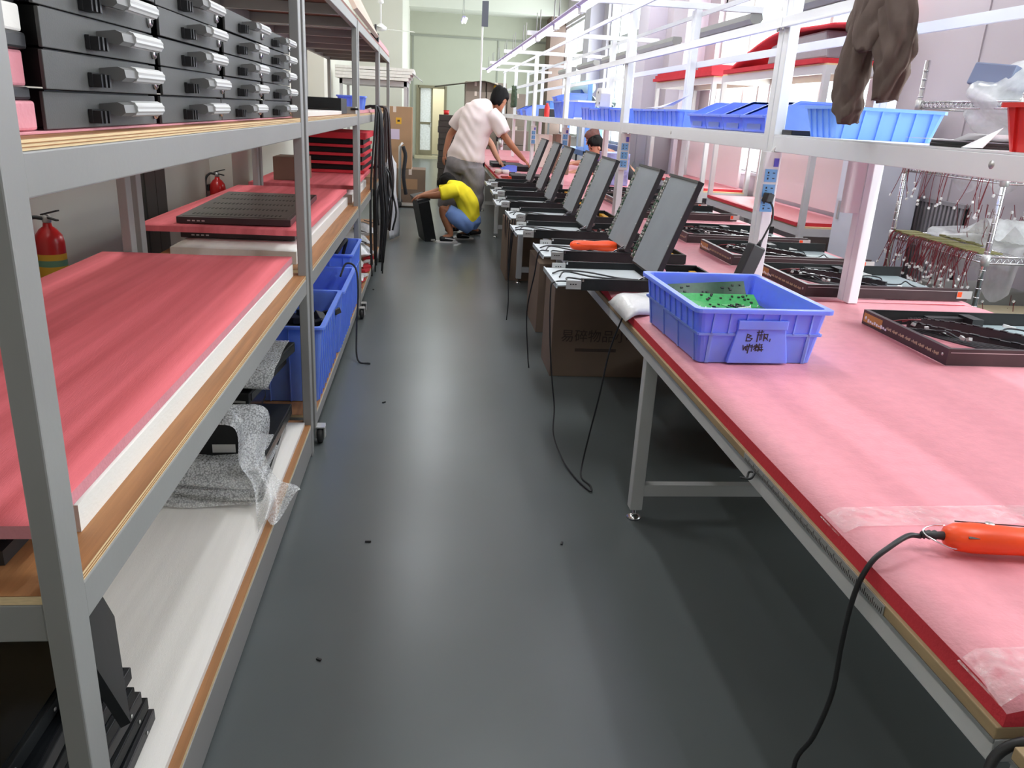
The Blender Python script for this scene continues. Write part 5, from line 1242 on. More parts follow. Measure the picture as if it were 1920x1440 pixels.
# ================================================================== FAR END
T = thing('white_sheet_rack', 'pale rack near the back left piled with white foam sheets', 'rack', (-1.0, 15.0, 0))
for x in (-1.55, -.48):
    for y in (14.4, 15.6): MB().box(x, x + .05, y, y + .05, 0, 1.95).build('post', RACK_STEEL, T, world=True)
MB().box(-1.55, -.43, 14.4, 15.65, 1.87, 1.95).build('shelf', RACK_STEEL, T, world=True)
MB().box(-1.55, -.43, 14.4, 15.65, .5, .56).build('shelf', RACK_STEEL, T, world=True)
for k in range(4): sheet('foam_sheet', ['lowest', 'second', 'third', 'topmost'][k] + ' white foam sheet of the pile on the back left rack', 'foam', -1.6, -.40 + .03 * k, 14.2, 15.7, 1.956 + .05 * k, 2.0 + .05 * k, FOAM_WHITE, seed=150 + k, bend=.006)
f = wob(155)
o = MB().grid(lambda u, v: (-.40 + .22 * u, 14.25 + 1.2 * v, 2.14 - .16 * u + .03 * f(u, v)), 6, 10).build('plastic_film', MILKY, None, solid=.004); tag(o, 'milky film hanging off the pile of white sheets', 'film')
T = carton('large brown carton with a yellow sticker, near the back door', (-.60, 13.95, .58), .56, .56, .97, CARTON, flaps=False)
MB().box(.02, .11, -.282, -.2805, .70, .80).build('yellow_sticker', LABEL_Y, T); MB().box(-.12, .08, -.282, -.2805, .46, .62).build('shipping_label', PAPER_L, T)
MB().box(.045, .085, -.283, -.282, .735, .765).build('sticker_emblem', INK, T)
T = carton('lower brown carton standing on the floor in front of the back door', (-.34, 13.95, 0), .50, .56, .575, CARTON_D)
MB().box(-.15, .12, -.282, -.2805, .25, .42).build('shipping_label', CARTON, T)
T = thing('hand_truck', 'upright silver hand truck beside the lower brown carton', 'trolley', (-.50, 13.2, 0))
MB().tube([(0, 0, .05), (0, 0, .95), (.04, 0, 1.0)], .018, 8).tube([(0, .3, .05), (0, .3, .95), (.04, .3, 1.0)], .018, 8).build('upright', SILVER, T)
MB().box(-.01, .30, 0, .3, .03, .05).build('toe_plate', SILVER, T)
for y in (-.03, .33): MB().lathe([(.03, -.02), (.06, -.018), (.06, .018), (.03, .02)], c=(-.02, y, .06), n=14, axis='y').build('wheel', RUBBER, T)
MB().tube(smooth_path([(.05, .1, .95), (.09, .12, .8), (.06, .1, .5), (.10, .15, .2)], 4), .03, 6).build('dark_strap', T_DARK, T)
for r in range(4):
    for c in range(3):
        if r == 3 and c == 2: continue
        carton(['lowest', 'lower middle', 'upper middle', 'topmost'][r] + ' ' + ['left', 'middle', 'right'][c] + ' grey brown carton of the stack behind the man in white', (.94 + .46 * c, 18.6 + (.15 if r == 3 else .02 * r), (.001, .583, 1.265, 1.947)[r]), .44, .6, (.58, .68, .68, .20)[r], CARTON_GREY, group='grey brown cartons stacked behind the man')
o = MB().grid(lambda u, v: (.05 + 1.6 * u, 18.2 + .8 * v, 2.01 + .16 * min(1, u * 1.6) - (.14 * max(0, u - .7) / .3)), 12, 6).build('cardboard_sheet', mat('sheet_cardboard', srgb(120, 116, 102), .8), None, solid=.012, fix=False); o.location = (0, 0, .0); tag(o, 'flat cardboard sheet lying on top of the carton stack', 'cardboard')
T = thing('dark_stack', 'tall dark stack of trays left of the man in white', 'stack', (.33, 17.6, 0))
for k in range(12): MB().box(-.20 + .01 * (k % 3), .20 + .012 * ((k + 1) % 3), -.25, .25, .12 * k + .001, .12 * k + .115).build('tray', mat('dark_tray', srgb(60, 52, 46), .5), T)
T = thing('red_cup', 'small red tub on top of the tall dark stack', 'tub', (.30, 17.5, 1.44)); MB().lathe([(.05, 0), (.06, .08), (.055, .08), (.045, .01)], n=14).build('tub', RED_PL, T); MB().lathe([(.062, .08), (.062, .088)], n=14).build('lid', RED_PL, T)
T = thing('yellow_bottle', 'small yellow bottle on the carton stack above the man\'s head', 'bottle', (1.36, 18.385, 1.947)); MB().lathe([(.035, 0), (.035, .12), (.015, .15), (.015, .18)], n=12).build('bottle_body', YELLOW_PL, T); MB().lathe([(.018, .18), (.018, .2)], n=10).build('cap', WHITE_PL, T)
for k in range(4): carton(['lowest', 'second', 'third', 'topmost'][k] + ' flat grey carton of the pile beyond the far bench', (1.75, 17.9, .001 + .30 * k), .62, .6, .29, CARTON_GREY, seam=False, group='flat cartons beyond the bench')
f = wob(160)
o = MB().grid(lambda u, v: (.26 + .26 * u, 15.6 + .5 * v, .01 + .30 * math.sin(PI * u) * math.sin(PI * v) + .04 * abs(f(u * 2, v * 2))), 14, 14).build('plastic_bag', CLEAR_BAG, None, fix=False); tag(o, 'clear plastic bag lying on the floor behind the men', 'bag')
# small things on the bench where the man works
pick_bin('small blue picking bin on the bench under the reaching arm', (1.03, 10.75, ZT), .12, .17, .085, BLUE_BIN, .2)
for k, (x, y) in enumerate(((.86, 10.42), (.95, 10.40))):
    o = MB().lathe([(.018, 0), (.045, 0), (.045, .05), (.018, .05)], n=20).build('tape_roll', TAPE_W if k == 0 else WHITE_PL); o.location = (x, y, ZT); tag(o, ['beige tape roll on the bench in front of the man in white', 'white tape roll beside the small blue bin on bench'][k], 'tape roll')
for k in range(3):
    slab(['nearest', 'middle', 'farthest'][k] + ' flat black chassis on the bench beyond the open drawers', .95, 1.40, 9.55 + .02 * k, 9.95, ZT + .001 + .048 * k, ZT + .046 + .048 * k, .03 * k, lip=False) if k < 1 else None
r9 = random.Random(99)
for k in range(14):
    o = MB().obox((0, 0, .012), (r9.uniform(.05, .16), r9.uniform(.015, .03), .02), (0, 0, r9.uniform(-.6, .6))).build('tool', [PCB_R, ORANGE_PL, BLACK_PL, SILVER, RED_PL][k % 5])
    o.location = (.88 + .055 * (k % 5) * 1.4, 9.6 + .14 * (k // 5) + .03 * (k % 2) + (.55 if k > 9 else 0), ZT + .001); tag(o, ('nearest', 'middle', 'farthest')[k // 5] + ' ' + ('dark red', 'orange', 'black', 'silver', 'bright red')[k % 5] + ' part strewn on the bench by the man in white', 'part', 'parts strewn on the far bench')
slab('black chassis lying under the man\'s reaching hand', 1.02, 1.42, 11.0, 11.4, ZT + .001, ZT + .06, 0, lip=False)
slab('black chassis at the far edge of the bench by the pale arm', .86, 1.3, 11.6, 12.0, ZT + .001, ZT + .05, .05, lip=False)
T = thing('power_drill_stand', 'dark microscope-like stand on the far bench', 'stand', (1.02, 12.6, ZT))
MB().box(-.12, .12, -.1, .1, 0, .03).build('stand_base', BLACK_PL, T); MB().tube([(0, .06, .03), (0, .06, .42)], .018, 8).build('column', SILVER, T); MB().obox((0, -.02, .40), (.09, .20, .09), (.4, 0, 0)).build('head', BLACK_PL, T); MB().tube([(0, -.10, .36), (.03, -.14, .25)], .03, 10).build('lens', SILVER, T)
sheet('foam_sheet', 'extra pink foam sheet in front of the far cartons on bench', 'foam', 1.1, 1.38, 12.9, 14.2, ZT + .002, ZT + .03, FOAM_PINK, seed=171)
o = MB().box(1.5, 2.2, 10.6, 11.1, ZT + .001, ZT + .40).build('white_carton', mat('white_carton', srgb(236, 234, 224), .7), None, bevel=.005) if False else None
carton('white carton on the far side of the fourth bench', (1.73, 12.2, ZT + .001), .34, .4, .46, mat('white_carton', srgb(236, 234, 224), .7))
carton('brown carton standing beside the white one on far bench', (1.72, 10.9, ZT + .001), .2, .3, .50, CARTON_D)
carton('blue printed box on the far side of the third bench', (2.15, 9.55, ZT + .001), .28, .4, .36, mat('blue_print_box', srgb(150, 160, 210), .6, var=.4, vscale=14), seam=False)

# ================================================================== PEOPLE
def skin_body(name, joints, edges, m, parent, sub=2, root=None, smooth=True):
    """joints: {key: (x, y, z, rx[, ry])}; a continuous tapered surface grown over the skeleton"""
    keys = list(joints); idx = {k: i for i, k in enumerate(keys)}
    me = bpy.data.meshes.new(name); me.from_pydata([joints[k][:3] for k in keys], [(idx[a], idx[b]) for a, b in edges], [])
    o = bpy.data.objects.new(name, me); COL.objects.link(o)
    o.modifiers.new('skin', 'SKIN')
    sv = me.skin_vertices[0].data if me.skin_vertices else None
    if sv is None:
        bm = bmesh.new(); bm.from_mesh(me); bm.verts.layers.skin.verify(); bm.to_mesh(me); bm.free(); sv = me.skin_vertices[0].data
    for k in keys:
        j = joints[k]; sv[idx[k]].radius = (j[3], j[4] if len(j) > 4 else j[3]); sv[idx[k]].use_root = (k == (root or keys[0]))
    s = o.modifiers.new('sub', 'SUBSURF'); s.levels = sub; s.render_levels = sub
    dg = bpy.context.evaluated_depsgraph_get(); dg.update()
    nm = bpy.data.meshes.new_from_object(o.evaluated_get(dg)); bpy.data.objects.remove(o)
    nm.name = name; nm.materials.clear(); nm.materials.append(m)
    for p in nm.polygons: p.use_smooth = True; p.material_index = 0
    o = bpy.data.objects.new(name, nm); COL.objects.link(o)
    if parent is not None:
        t = root_loc(parent); nm.transform(Matrix.Translation(-t)); o.parent = parent
    return o
def fuse(name, lofts, m, parent, voxel=.013, side=(1, 0, 0), smooth=6):
    """garment: tapered lofts (x, y, z, half width, half depth) fused into one continuous surface"""
    mb = MB(); n = 20
    for L in lofts:
        P = [Vector(p[:3]) for p in L]; rings = []
        for i, p in enumerate(L):
            t = (P[min(i + 1, len(P) - 1)] - P[max(i - 1, 0)]).normalized(); s = Vector(side); s = (s - t * s.dot(t)).normalized(); w = t.cross(s)
            a, b = p[3], (p[4] if len(p) > 4 else p[3])
            rings.append([P[i] + s * math.cos(2 * PI * k / n) * a + w * math.sin(2 * PI * k / n) * b for k in range(n)])
        vs = [v for r in rings for v in r]
        fs = [(i * n + k, i * n + (k + 1) % n, (i + 1) * n + (k + 1) % n, (i + 1) * n + k) for i in range(len(rings) - 1) for k in range(n)]
        fs += [tuple(range(n - 1, -1, -1)), tuple((len(rings) - 1) * n + k for k in range(n))]
        mb.add(vs, fs, 0, True)
    o = mb.build(name, m)
    r = o.modifiers.new('fuse', 'REMESH'); r.mode = 'VOXEL'; r.voxel_size = voxel; r.use_smooth_shade = True
    q = o.modifiers.new('soften', 'SMOOTH'); q.iterations = smooth; q.factor = .5
    dg = bpy.context.evaluated_depsgraph_get(); dg.update()
    nm = bpy.data.meshes.new_from_object(o.evaluated_get(dg)); bpy.data.objects.remove(o)
    nm.name = name; nm.materials.clear(); nm.materials.append(m)
    f = wob(len(nm.vertices) % 89)                                   # soft folds
    for v in nm.vertices:
        d = .006 * f(v.co.x * 3 + v.co.z * 1.2, v.co.z * 3.2 - v.co.y * 2) + .004 * math.sin(38 * v.co.z + 22 * v.co.x + 3 * math.sin(14 * v.co.x)); v.co += v.normal * d
    for p in nm.polygons: p.use_smooth = True; p.material_index = 0
    o = bpy.data.objects.new(name, nm); COL.objects.link(o)
    nm.transform(Matrix.Translation(-root_loc(parent))); o.parent = parent
    return o
def ellipsoid(mb, c, r, n=16, mrings=10, rot=None, cut=None, jit=None):
    c = Vector(c); vs = []
    Rm = rot.to_matrix() if rot else Matrix.Identity(3)
    for j in range(mrings + 1):
        th = PI * j / mrings
        for k in range(n):
            ph = 2 * PI * k / n; q = 1 + (jit(ph, th) if jit else 0)
            vs.append(c + Rm @ Vector((r[0] * math.sin(th) * math.cos(ph) * q, r[1] * math.sin(th) * math.sin(ph) * q, r[2] * math.cos(th) * q)))
    fs = [(j * n + k, j * n + (k + 1) % n, (j + 1) * n + (k + 1) % n, (j + 1) * n + k) for j in range(mrings) for k in range(n)]
    return mb.add(vs, fs, 0, True)
def head(parent, c, yaw, pitch, scale=1.0, hair=HAIR, skin=SKIN, long=False, roll=0.0):
    """head facing local -y turned by yaw (about z) and pitched down; children of the person"""
    Rm = Euler((pitch, roll, yaw), 'XYZ').to_matrix(); c = Vector(c); s = scale
    t = root_loc(parent)
    def fin(mb, nm, m):
        mb.v = [tuple(c + Rm @ (Vector(v) * s) - t) for v in mb.v]; return mb.build(nm, m, parent)
    mb = MB(); n = 20; rings = []
    prof = [(-.118, .030, .028, -.050), (-.105, .048, .044, -.044), (-.080, .060, .066, -.026), (-.045, .069, .086, -.008), (0, .075, .096, 0), (.045, .077, .097, .004), (.085, .068, .086, .008), (.112, .045, .058, .010), (.124, .012, .016, .010)]
    vs = [(rx * math.cos(2 * PI * k / n), cy + ry * math.sin(2 * PI * k / n), z) for z, rx, ry, cy in prof for k in range(n)]
    fs = [(j * n + k, j * n + (k + 1) % n, (j + 1) * n + (k + 1) % n, (j + 1) * n + k) for j in range(len(prof) - 1) for k in range(n)]
    fs += [tuple(range(n)), tuple((len(prof) - 1) * n + k for k in range(n))]
    mb.add(vs, fs, 0, True)
    mb.add([(-.012, -.092, .012), (.012, -.092, .012), (.018, -.094, -.028), (-.018, -.094, -.028), (0, -.122, -.022), (0, -.100, .018)], [(5, 4, 1), (5, 0, 4), (0, 3, 4), (1, 4, 2), (3, 2, 4), (0, 5, 1)], 0, True)
    hd = fin(mb, 'head', skin)
    e = MB()
    for sx in (-1, 1): ellipsoid(e, (sx * .032, -.086, .014), (.012, .008, .007), 10, 6)
    fin(e, 'eyes', mat('eye', (.02, .015, .012), .3))
    e = MB()
    for sx in (-1, 1): e.obox((sx * .032, -.092, .034), (.034, .006, .006), (0, sx * .15, 0))
    fin(e, 'eyebrows', HAIR)
    fin(MB().obox((0, -.088, -.060), (.044, .012, .010)), 'mouth', mat('lips', srgb(168, 92, 84), .5))
    e = MB()
    for sx in (-1, 1): ellipsoid(e, (sx * .078, .006, .0), (.010, .022, .034), 10, 8)
    fin(e, 'ears', skin)
    h = MB(); vs = []; nn = 36; rr = [(-.085 if not long else -.15), -.05, -.015, .02, .05, .075, .10, .122, .138, .146, .149]
    wd = [.060, .078, .088, .093, .094, .093, .088, .076, .056, .030, .003]; dp = [.070, .092, .106, .114, .118, .118, .112, .098, .074, .040, .004]
    g = wob(int(c.x * 1000) % 97)
    for j, z in enumerate(rr):
        for k in range(nn):
            a = 2 * PI * k / nn; x, y = wd[j] * math.cos(a), .014 + dp[j] * math.sin(a); f = -math.sin(a)
            lim = .02 if z < .03 else (-.02 if z < .05 else (-.075 if z < .08 else -9))   # open over the face
            if y < lim: y = lim + .012 * math.sin(7 * a); x *= .94
            q = 1 + .035 * g(a, z * 40) + .025 * math.sin(11 * a + 40 * z)
            vs.append((x * q, y * q, z + .007 * math.sin(5 * a) + .005 * math.sin(13 * a)))
    fs = [(j * nn + k, j * nn + (k + 1) % nn, (j + 1) * nn + (k + 1) % nn, (j + 1) * nn + k) for j in range(len(rr) - 1) for k in range(nn)] + [tuple((len(rr) - 1) * nn + k for k in range(nn)), tuple(range(nn))]
    h.add(vs, fs, 0, True); fin(h, 'hair', hair)
    return hd
def hand_joints(J, E, pre, wrist, palm_dir, finger_dir, side, s=1.0, curl=.35):
    """adds a palm, four fingers and a thumb to the skeleton"""
    wv = Vector(wrist); f = Vector(finger_dir).normalized(); nrm = Vector(palm_dir).normalized(); sd = f.cross(nrm).normalized() * side
    p = wv + f * .045 * s; J[pre + 'palm'] = (*p, .030 * s, .018 * s); E.append((pre + 'wrist', pre + 'palm'))
    p2 = wv + f * .085 * s; J[pre + 'knuckle'] = (*p2, .032 * s, .014 * s); E.append((pre + 'palm', pre + 'knuckle'))
    for k, (o, ln) in enumerate(((-.027, .066), (-.009, .078), (.009, .072), (.027, .056))):
        a = p2 + sd * o * s + f * .012 * s; b = a + (f + nrm * curl * .6).normalized() * ln * .5 * s; c = b + (f + nrm * curl * 1.8).normalized() * ln * .5 * s
        for nm, q, r in (('a', a, .0095), ('b', b, .0085), ('c', c, .007)): J['%sf%d%s' % (pre, k, nm)] = (*q, r * s)
        E += [(pre + 'knuckle', '%sf%da' % (pre, k)), ('%sf%da' % (pre, k), '%sf%db' % (pre, k)), ('%sf%db' % (pre, k), '%sf%dc' % (pre, k))]
    a = p - sd * .032 * s + f * .004 * s; b = a + (-sd * .6 + f * .9 + nrm * .3).normalized() * .034 * s; c = b + (f + nrm * .5).normalized() * .026 * s
    for nm, q, r in (('a', a, .011), ('b', b, .010), ('c', c, .008)): J['%st%s' % (pre, nm)] = (*q, r * s)
    E += [(pre + 'palm', pre + 'ta'), (pre + 'ta', pre + 'tb'), (pre + 'tb', pre + 'tc')]

# ---- man in white T-shirt, stooping over the bench and reaching right
MX, MY = .45, 10.45
M1 = thing('person', 'person in white T-shirt and grey shorts leaning over the bench, reaching right', 'person', (MX, MY, 0))
J = {}; E = []
J['pelvis'] = (.43, 10.43, .97, .130, .090); J['waist'] = (.46, 10.435, 1.10, .120, .090); J['chest'] = (.54, 10.47, 1.33, .130, .095); J['upper'] = (.61, 10.51, 1.47, .115, .085)
J['neckb'] = (.70, 10.56, 1.58, .062, .060); J['neck'] = (.765, 10.60, 1.635, .055)
E += [('pelvis', 'waist'), ('waist', 'chest'), ('chest', 'upper'), ('upper', 'neckb'), ('neckb', 'neck')]
J['Lsh'] = (.42, 10.63, 1.49, .058); J['Lel'] = (.235, 10.71, 1.24, .048); J['Lwrist'] = (.18, 10.65, 1.03, .032)
J['Rsh'] = (.75, 10.43, 1.48, .058); J['Rel'] = (.965, 10.36, 1.20, .048); J['Rwrist'] = (1.15, 10.34, 1.01, .030)
E += [('upper', 'Lsh'), ('Lsh', 'Lel'), ('Lel', 'Lwrist'), ('upper', 'Rsh'), ('Rsh', 'Rel'), ('Rel', 'Rwrist')]
for s, hx, hy, kx, ky, ax, ay in (('L', .34, 10.52, .255, 10.58, .24, 10.62), ('R', .53, 10.36, .54, 10.40, .52, 10.42)):
    J[s + 'hip'] = (hx, hy, .90, .085); J[s + 'kn'] = (kx, ky, .50, .066); J[s + 'calf'] = (ax, ay + .01, .34, .060); J[s + 'ank'] = (ax, ay + .02, .09, .040); J[s + 'toe'] = (ax + .12, ay + .10, .045, .040)
    E += [('pelvis', s + 'hip'), (s + 'hip', s + 'kn'), (s + 'kn', s + 'calf'), (s + 'calf', s + 'ank'), (s + 'ank', s + 'toe')]
hand_joints(J, E, 'R', J['Rwrist'][:3], (-.5, 0, -.7), (.75, -.05, -.65), 1, 1.0, .5)
hand_joints(J, E, 'L', J['Lwrist'][:3], (.7, .2, -.1), (-.2, -.1, -.95), -1, 1.0, .35)
skin_body('body', J, E, SKIN_D, M1, root='pelvis')
fuse('t_shirt', [[(.435, 10.43, .935, .240, .160), (.44, 10.43, 1.01, .240, .160), (.475, 10.44, 1.12, .215, .155), (.525, 10.46, 1.27, .205, .152), (.565, 10.48, 1.42, .225, .158), (.605, 10.51, 1.53, .215, .145), (.66, 10.54, 1.60, .145, .115), (.715, 10.565, 1.64, .080, .078)],
    [(.46, 10.60, 1.53, .10, .095), (.36, 10.66, 1.45, .097, .092), (.285, 10.70, 1.33, .090)], [(.72, 10.45, 1.52, .11, .105), (.83, 10.40, 1.42, .104), (.905, 10.37, 1.29, .094)]], T_WHITE, M1)
fuse('shorts', [[(.445, 10.43, 1.03, .215, .145), (.43, 10.43, .95, .235, .160), (.42, 10.43, .84, .24, .165), (.41, 10.43, .78, .20, .14)],
    [(.33, 10.48, .88, .14, .14), (.285, 10.53, .68, .150, .15), (.25, 10.56, .50, .150, .15), (.235, 10.58, .33, .145, .14)], [(.53, 10.37, .88, .145, .14), (.54, 10.37, .68, .145, .15), (.535, 10.39, .50, .145, .15), (.525, 10.40, .33, .138, .14)]], T_GREY, M1)
head(M1, (.845, 10.64, 1.69), 2.35, .62, 1.06, HAIR, SKIN_D, roll=0.0)
for s in ('L', 'R'):
    a = J[s + 'ank']; b = J[s + 'toe']
    skin_body('shoe', {'h': (a[0] - .03, a[1] - .03, .045, .046), 'm': (a[0] + .05, a[1] + .04, .05, .048), 't': (b[0] + .03, b[1] + .03, .038, .040)}, [('h', 'm'), ('m', 't')], SHOE, M1)

# ---- crouching person in yellow T-shirt, facing left, hands on a black panel
M2 = thing('person', 'person in yellow T-shirt and pale blue shorts crouching in the aisle', 'person', (.36, 9.95, 0))
J = {}; E = []
J['pelvis'] = (.495, 9.93, .22, .105, .085); J['waist'] = (.488, 9.93, .36, .105, .085); J['chest'] = (.43, 9.93, .53, .115, .09); J['upper'] = (.335, 9.93, .625, .10, .08)
J['neckb'] = (.25, 9.96, .665, .060); J['neck'] = (.22, 10.04, .66, .054)
E += [('pelvis', 'waist'), ('waist', 'chest'), ('chest', 'upper'), ('upper', 'neckb'), ('neckb', 'neck')]
J['Rsh'] = (.27, 10.10, .63, .068); J['Rel'] = (.06, 10.12, .57, .044); J['Rwrist'] = (-.08, 10.02, .545, .029)
J['Lsh'] = (.265, 9.78, .625, .070); J['Lel'] = (.08, 9.74, .565, .046); J['Lwrist'] = (-.095, 9.86, .540, .030)
E += [('upper', 'Rsh'), ('Rsh', 'Rel'), ('Rel', 'Rwrist'), ('upper', 'Lsh'), ('Lsh', 'Lel'), ('Lel', 'Lwrist')]
for s, y, kx, kz, ax in (('L', 9.80, .130, .425, .265), ('R', 10.10, .19, .40, .48)):
    J[s + 'hip'] = (.46, y + (.04 if s == 'L' else -.04), .22, .078); J[s + 'kn'] = (kx if s == 'L' else .22, y, kz, .068); J[s + 'calf'] = (kx + .07 if s == 'L' else .32, y, kz * .62, .060); J[s + 'ank'] = (ax, y, .085, .042); J[s + 'toe'] = (ax - .13, y - .01, .040, .038)
    E += [('pelvis', s + 'hip'), (s + 'hip', s + 'kn'), (s + 'kn', s + 'calf'), (s + 'calf', s + 'ank'), (s + 'ank', s + 'toe')]
hand_joints(J, E, 'L', J['Lwrist'][:3], (.1, .3, -1), (-.9, .25, -.25), -1, .95, .7)
hand_joints(J, E, 'R', J['Rwrist'][:3], (.1, -.3, -1), (-.9, -.25, -.25), 1, .95, .7)
skin_body('body', J, E, SKIN_D, M2, root='pelvis')
fuse('t_shirt', [[(.487, 9.93, .25, .185, .118), (.488, 9.93, .36, .195, .128), (.458, 9.93, .48, .200, .132), (.395, 9.93, .575, .205, .125), (.315, 9.935, .635, .185, .105), (.25, 9.945, .66, .12, .080), (.205, 9.96, .672, .068, .062)],
    [(.31, 9.79, .635, .092, .09), (.20, 9.755, .612, .086), (.115, 9.742, .588, .078)], [(.31, 10.07, .635, .092, .09), (.20, 10.105, .615, .086), (.115, 10.115, .59, .078)]], T_YELLOW, M2, side=(0, 1, 0), voxel=.011)
fuse('shorts', [[(.50, 9.93, .33, .165, .11), (.505, 9.93, .25, .185, .125), (.495, 9.93, .17, .15, .095)],
    [(.50, 9.86, .215, .115), (.40, 9.82, .255, .115), (.30, 9.80, .32, .100), (.205, 9.795, .385, .084)], [(.50, 10.0, .215, .115), (.41, 10.05, .255, .112), (.31, 10.09, .315, .098), (.26, 10.10, .36, .085)]], T_BLUE, M2, side=(0, 1, 0), voxel=.011)
head(M2, (.235, 10.13, .645), -1.75, 1.0, 1.0, HAIR, SKIN_D)
for s in ('L', 'R'):
    a = J[s + 'ank']
    sh = skin_body('shoe', {'h': (a[0] + .035, a[1], .050, .046), 'm': (a[0] - .05, a[1] - .005, .052, .046), 't': (a[0] - .15, a[1] - .012, .038, .038)}, [('h', 'm'), ('m', 't')], SHOE, M2)
    t = root_loc(M2); mb = MB(); mb.rbox(a[0] - .19 - t[0], a[0] + .075 - t[0], a[1] - .045 - t[1], a[1] + .04 - t[1], .0, .018, .03).bar((a[0] - .08 - t[0], a[1] - .047 - t[1], .06), (a[0] + .05 - t[0], a[1] - .05 - t[1], .045), .012, .010); mb.build('sole', SHOE_W, M2)
T = thing('black_case', 'black case stood on edge in the aisle, held by the crouching person', 'case', (-.02, 9.97, 0))
MB().obox((-.055, -.02, .255), (.14, .34, .50), (.10, -.22, .25)).build('panel_body', BLACK, T, bevel=.006)
MB().obox((-.105, -.02, .515), (.16, .36, .03), (.10, -.22, .25)).build('panel_rim', BLACK_PL, T)
MB().obox((.06, -.15, .022), (.05, .02, .02), (0, 0, .25)).build('silver_tab', SILVER, T)

# ---- seated people on the far side of the bench
def seated(label, x, y, hx, hair, shirt, long=False, yaw=-1.6, lean=-.25, zs=0.0):
    T = thing('person', label, 'person', (x, y, 0)); J = {}; E = []
    J['pelvis'] = (x, y, .56 + zs, .14, .12); J['chest'] = (x + lean * .27, y, .88 + zs, .135, .10); J['upper'] = (x + lean * .66, y, 1.02 + zs, .115, .09); J['neck'] = (x + lean, y, 1.07 + zs, .05)
    E += [('pelvis', 'chest'), ('chest', 'upper'), ('upper', 'neck')]
    for s, d in (('L', -.2), ('R', .2)):
        J[s + 'sh'] = (x + lean * .66, y + d * .85, 1.0 + zs, .055); J[s + 'el'] = (x + lean - .12, y + d * 1.1, .86 + zs, .042); J[s + 'wrist'] = (x + lean - .30, y + d * .5, .845 + zs, .028)
        E += [('upper', s + 'sh'), (s + 'sh', s + 'el'), (s + 'el', s + 'wrist')]
        hand_joints(J, E, s, J[s + 'wrist'][:3], (-.2, 0, -1), (-1, -d, -.1), 1 if s == 'R' else -1, .9, .4)
        J[s + 'hip'] = (x - .05, y + d * .5, .54 + zs, .10); J[s + 'kn'] = (x - .32, y + d * .6, .50 + zs, .065); J[s + 'ank'] = (x - .28, y + d * .6, .07, .04); J[s + 'toe'] = (x - .40, y + d * .6, .04, .035)
        E += [('pelvis', s + 'hip'), (s + 'hip', s + 'kn'), (s + 'kn', s + 'ank'), (s + 'ank', s + 'toe')]
    skin_body('body', J, E, SKIN, T, root='pelvis', sub=1)
    sh = {'hem': (*J['pelvis'][:3], .16, .14), 'chest': (*J['chest'][:3], .150, .115), 'upper': (*J['upper'][:3], .130, .105), 'Ls': (*J['Lsh'][:3], .078), 'Le': (*J['Lel'][:3], .058), 'Rs': (*J['Rsh'][:3], .078), 'Re': (*J['Rel'][:3], .058)}
    skin_body('shirt', sh, [('hem', 'chest'), ('chest', 'upper'), ('upper', 'Ls'), ('Ls', 'Le'), ('upper', 'Rs'), ('Rs', 'Re')], shirt, T, root='chest')
    pt = {'p': (*J['pelvis'][:3], .155, .135), 'Lh': (*J['Lhip'][:3], .112), 'Lk': (*J['Lkn'][:3], .078), 'La': (*J['Lank'][:3], .055), 'Rh': (*J['Rhip'][:3], .112), 'Rk': (*J['Rkn'][:3], .078), 'Ra': (*J['Rank'][:3], .055)}
    skin_body('trousers', pt, [('p', 'Lh'), ('Lh', 'Lk'), ('Lk', 'La'), ('p', 'Rh'), ('Rh', 'Rk'), ('Rk', 'Ra')], T_DARK, T, root='p')
    head(T, (x + lean - .04, y, 1.185 + zs), yaw, .45, 1.0, hair, SKIN, long)
    st = thing('stool', 'stool under the ' + ('purple top person' if long else 'black haired person') + ' across the bench', 'stool', (x + .04, y, 0))
    MB().lathe([(.16, .40 + zs), (.17, .41 + zs), (.17, .43 + zs), (.15, .44 + zs)], n=20).build('seat', BLUE_DEEP, st)
    for k in range(4): a = PI / 4 + k * PI / 2; MB().bar((math.cos(a) * .13, math.sin(a) * .13, .40 + zs), (math.cos(a) * .18, math.sin(a) * .18, 0), .025, .025).build('leg', GREY_STEEL, st)
    return T
seated('seated person with brown tied hair and purple top across the bench', 2.96, 12.1, 0, HAIR_R, T_PURPLE, True, lean=-.54, zs=.04)
seated('seated person with black hair bent low behind the open lids', 2.93, 11.2, 0, HAIR, T_DARK, False, yaw=-1.2, lean=-.64, zs=-.03)
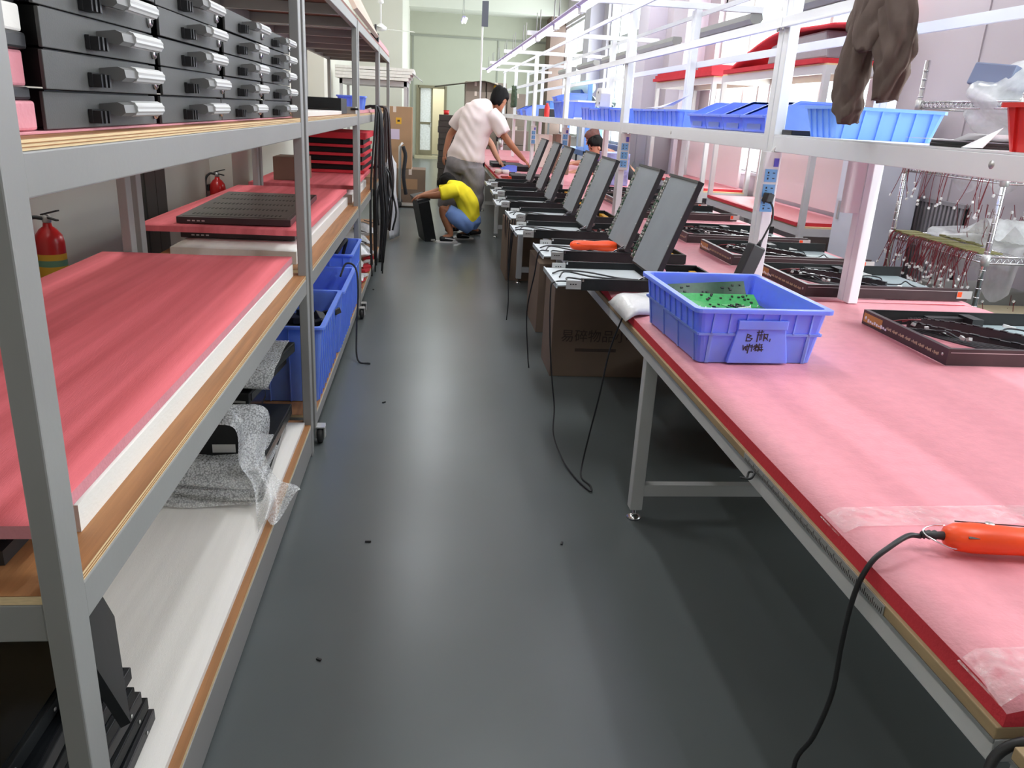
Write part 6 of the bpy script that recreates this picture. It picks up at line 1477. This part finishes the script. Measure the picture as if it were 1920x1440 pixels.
# worker beside the man, mostly hidden: pale sleeves reach over the bench
M3 = thing('person', 'person in dark top hidden behind the man in white, pale forearm on bench', 'person', (.66, 11.75, 0))
J = {}; E = []
J['pelvis'] = (.60, 11.75, .86, .14, .12); J['chest'] = (.66, 11.78, 1.14, .145, .11); J['upper'] = (.70, 11.8, 1.27, .125, .10); J['neck'] = (.75, 11.82, 1.37, .05)
E += [('pelvis', 'chest'), ('chest', 'upper'), ('upper', 'neck')]
for s, d in (('R', -.19), ('L', .19)):
    J[s + 'sh'] = (.70, 11.8 + d, 1.25, .06); J[s + 'el'] = (.84, 11.76 + d, 1.12, .042); J[s + 'wrist'] = (.93, 11.58 + d, .93, .029); E += [('upper', s + 'sh'), (s + 'sh', s + 'el'), (s + 'el', s + 'wrist')]
    hand_joints(J, E, s, J[s + 'wrist'][:3], (-.2, 0, -1), (.5, -.4, -.6), 1 if s == 'R' else -1, .95, .4)
    J[s + 'hip'] = (.60, 11.75 + d * .5, .80, .105); J[s + 'kn'] = (.62, 11.75 + d * .5, .46, .064); J[s + 'ank'] = (.58, 11.75 + d * .5, .08, .04); J[s + 'toe'] = (.71, 11.75 + d * .5, .04, .036)
    E += [('pelvis', s + 'hip'), (s + 'hip', s + 'kn'), (s + 'kn', s + 'ank'), (s + 'ank', s + 'toe')]
skin_body('body', J, E, SKIN, M3, root='pelvis', sub=1)
skin_body('dark_top', {'hem': (.60, 11.75, .90, .16, .14), 'c': (.66, 11.78, 1.14, .165, .13), 'u': (.70, 11.8, 1.27, .14, .115), 'Rs': (.70, 11.61, 1.25, .08), 'Re': (.79, 11.585, 1.17, .07), 'Ls': (.70, 11.99, 1.25, .08), 'Le': (.79, 11.965, 1.17, .07)}, [('hem', 'c'), ('c', 'u'), ('u', 'Rs'), ('Rs', 'Re'), ('u', 'Ls'), ('Ls', 'Le')], T_DARK, M3, root='c')
skin_body('trousers', {'p': (.60, 11.75, .84, .155, .13), 'Rh': (.60, 11.66, .78, .115), 'Rk': (.62, 11.655, .46, .08), 'Ra': (.58, 11.655, .10, .06), 'Lh': (.60, 11.84, .78, .115), 'Lk': (.62, 11.845, .46, .08), 'La': (.58, 11.845, .10, .06)}, [('p', 'Rh'), ('Rh', 'Rk'), ('Rk', 'Ra'), ('p', 'Lh'), ('Lh', 'Lk'), ('Lk', 'La')], T_DARK, M3, root='p')
head(M3, (.78, 11.82, 1.48), 1.6, .5, 1.0, HAIR, SKIN)
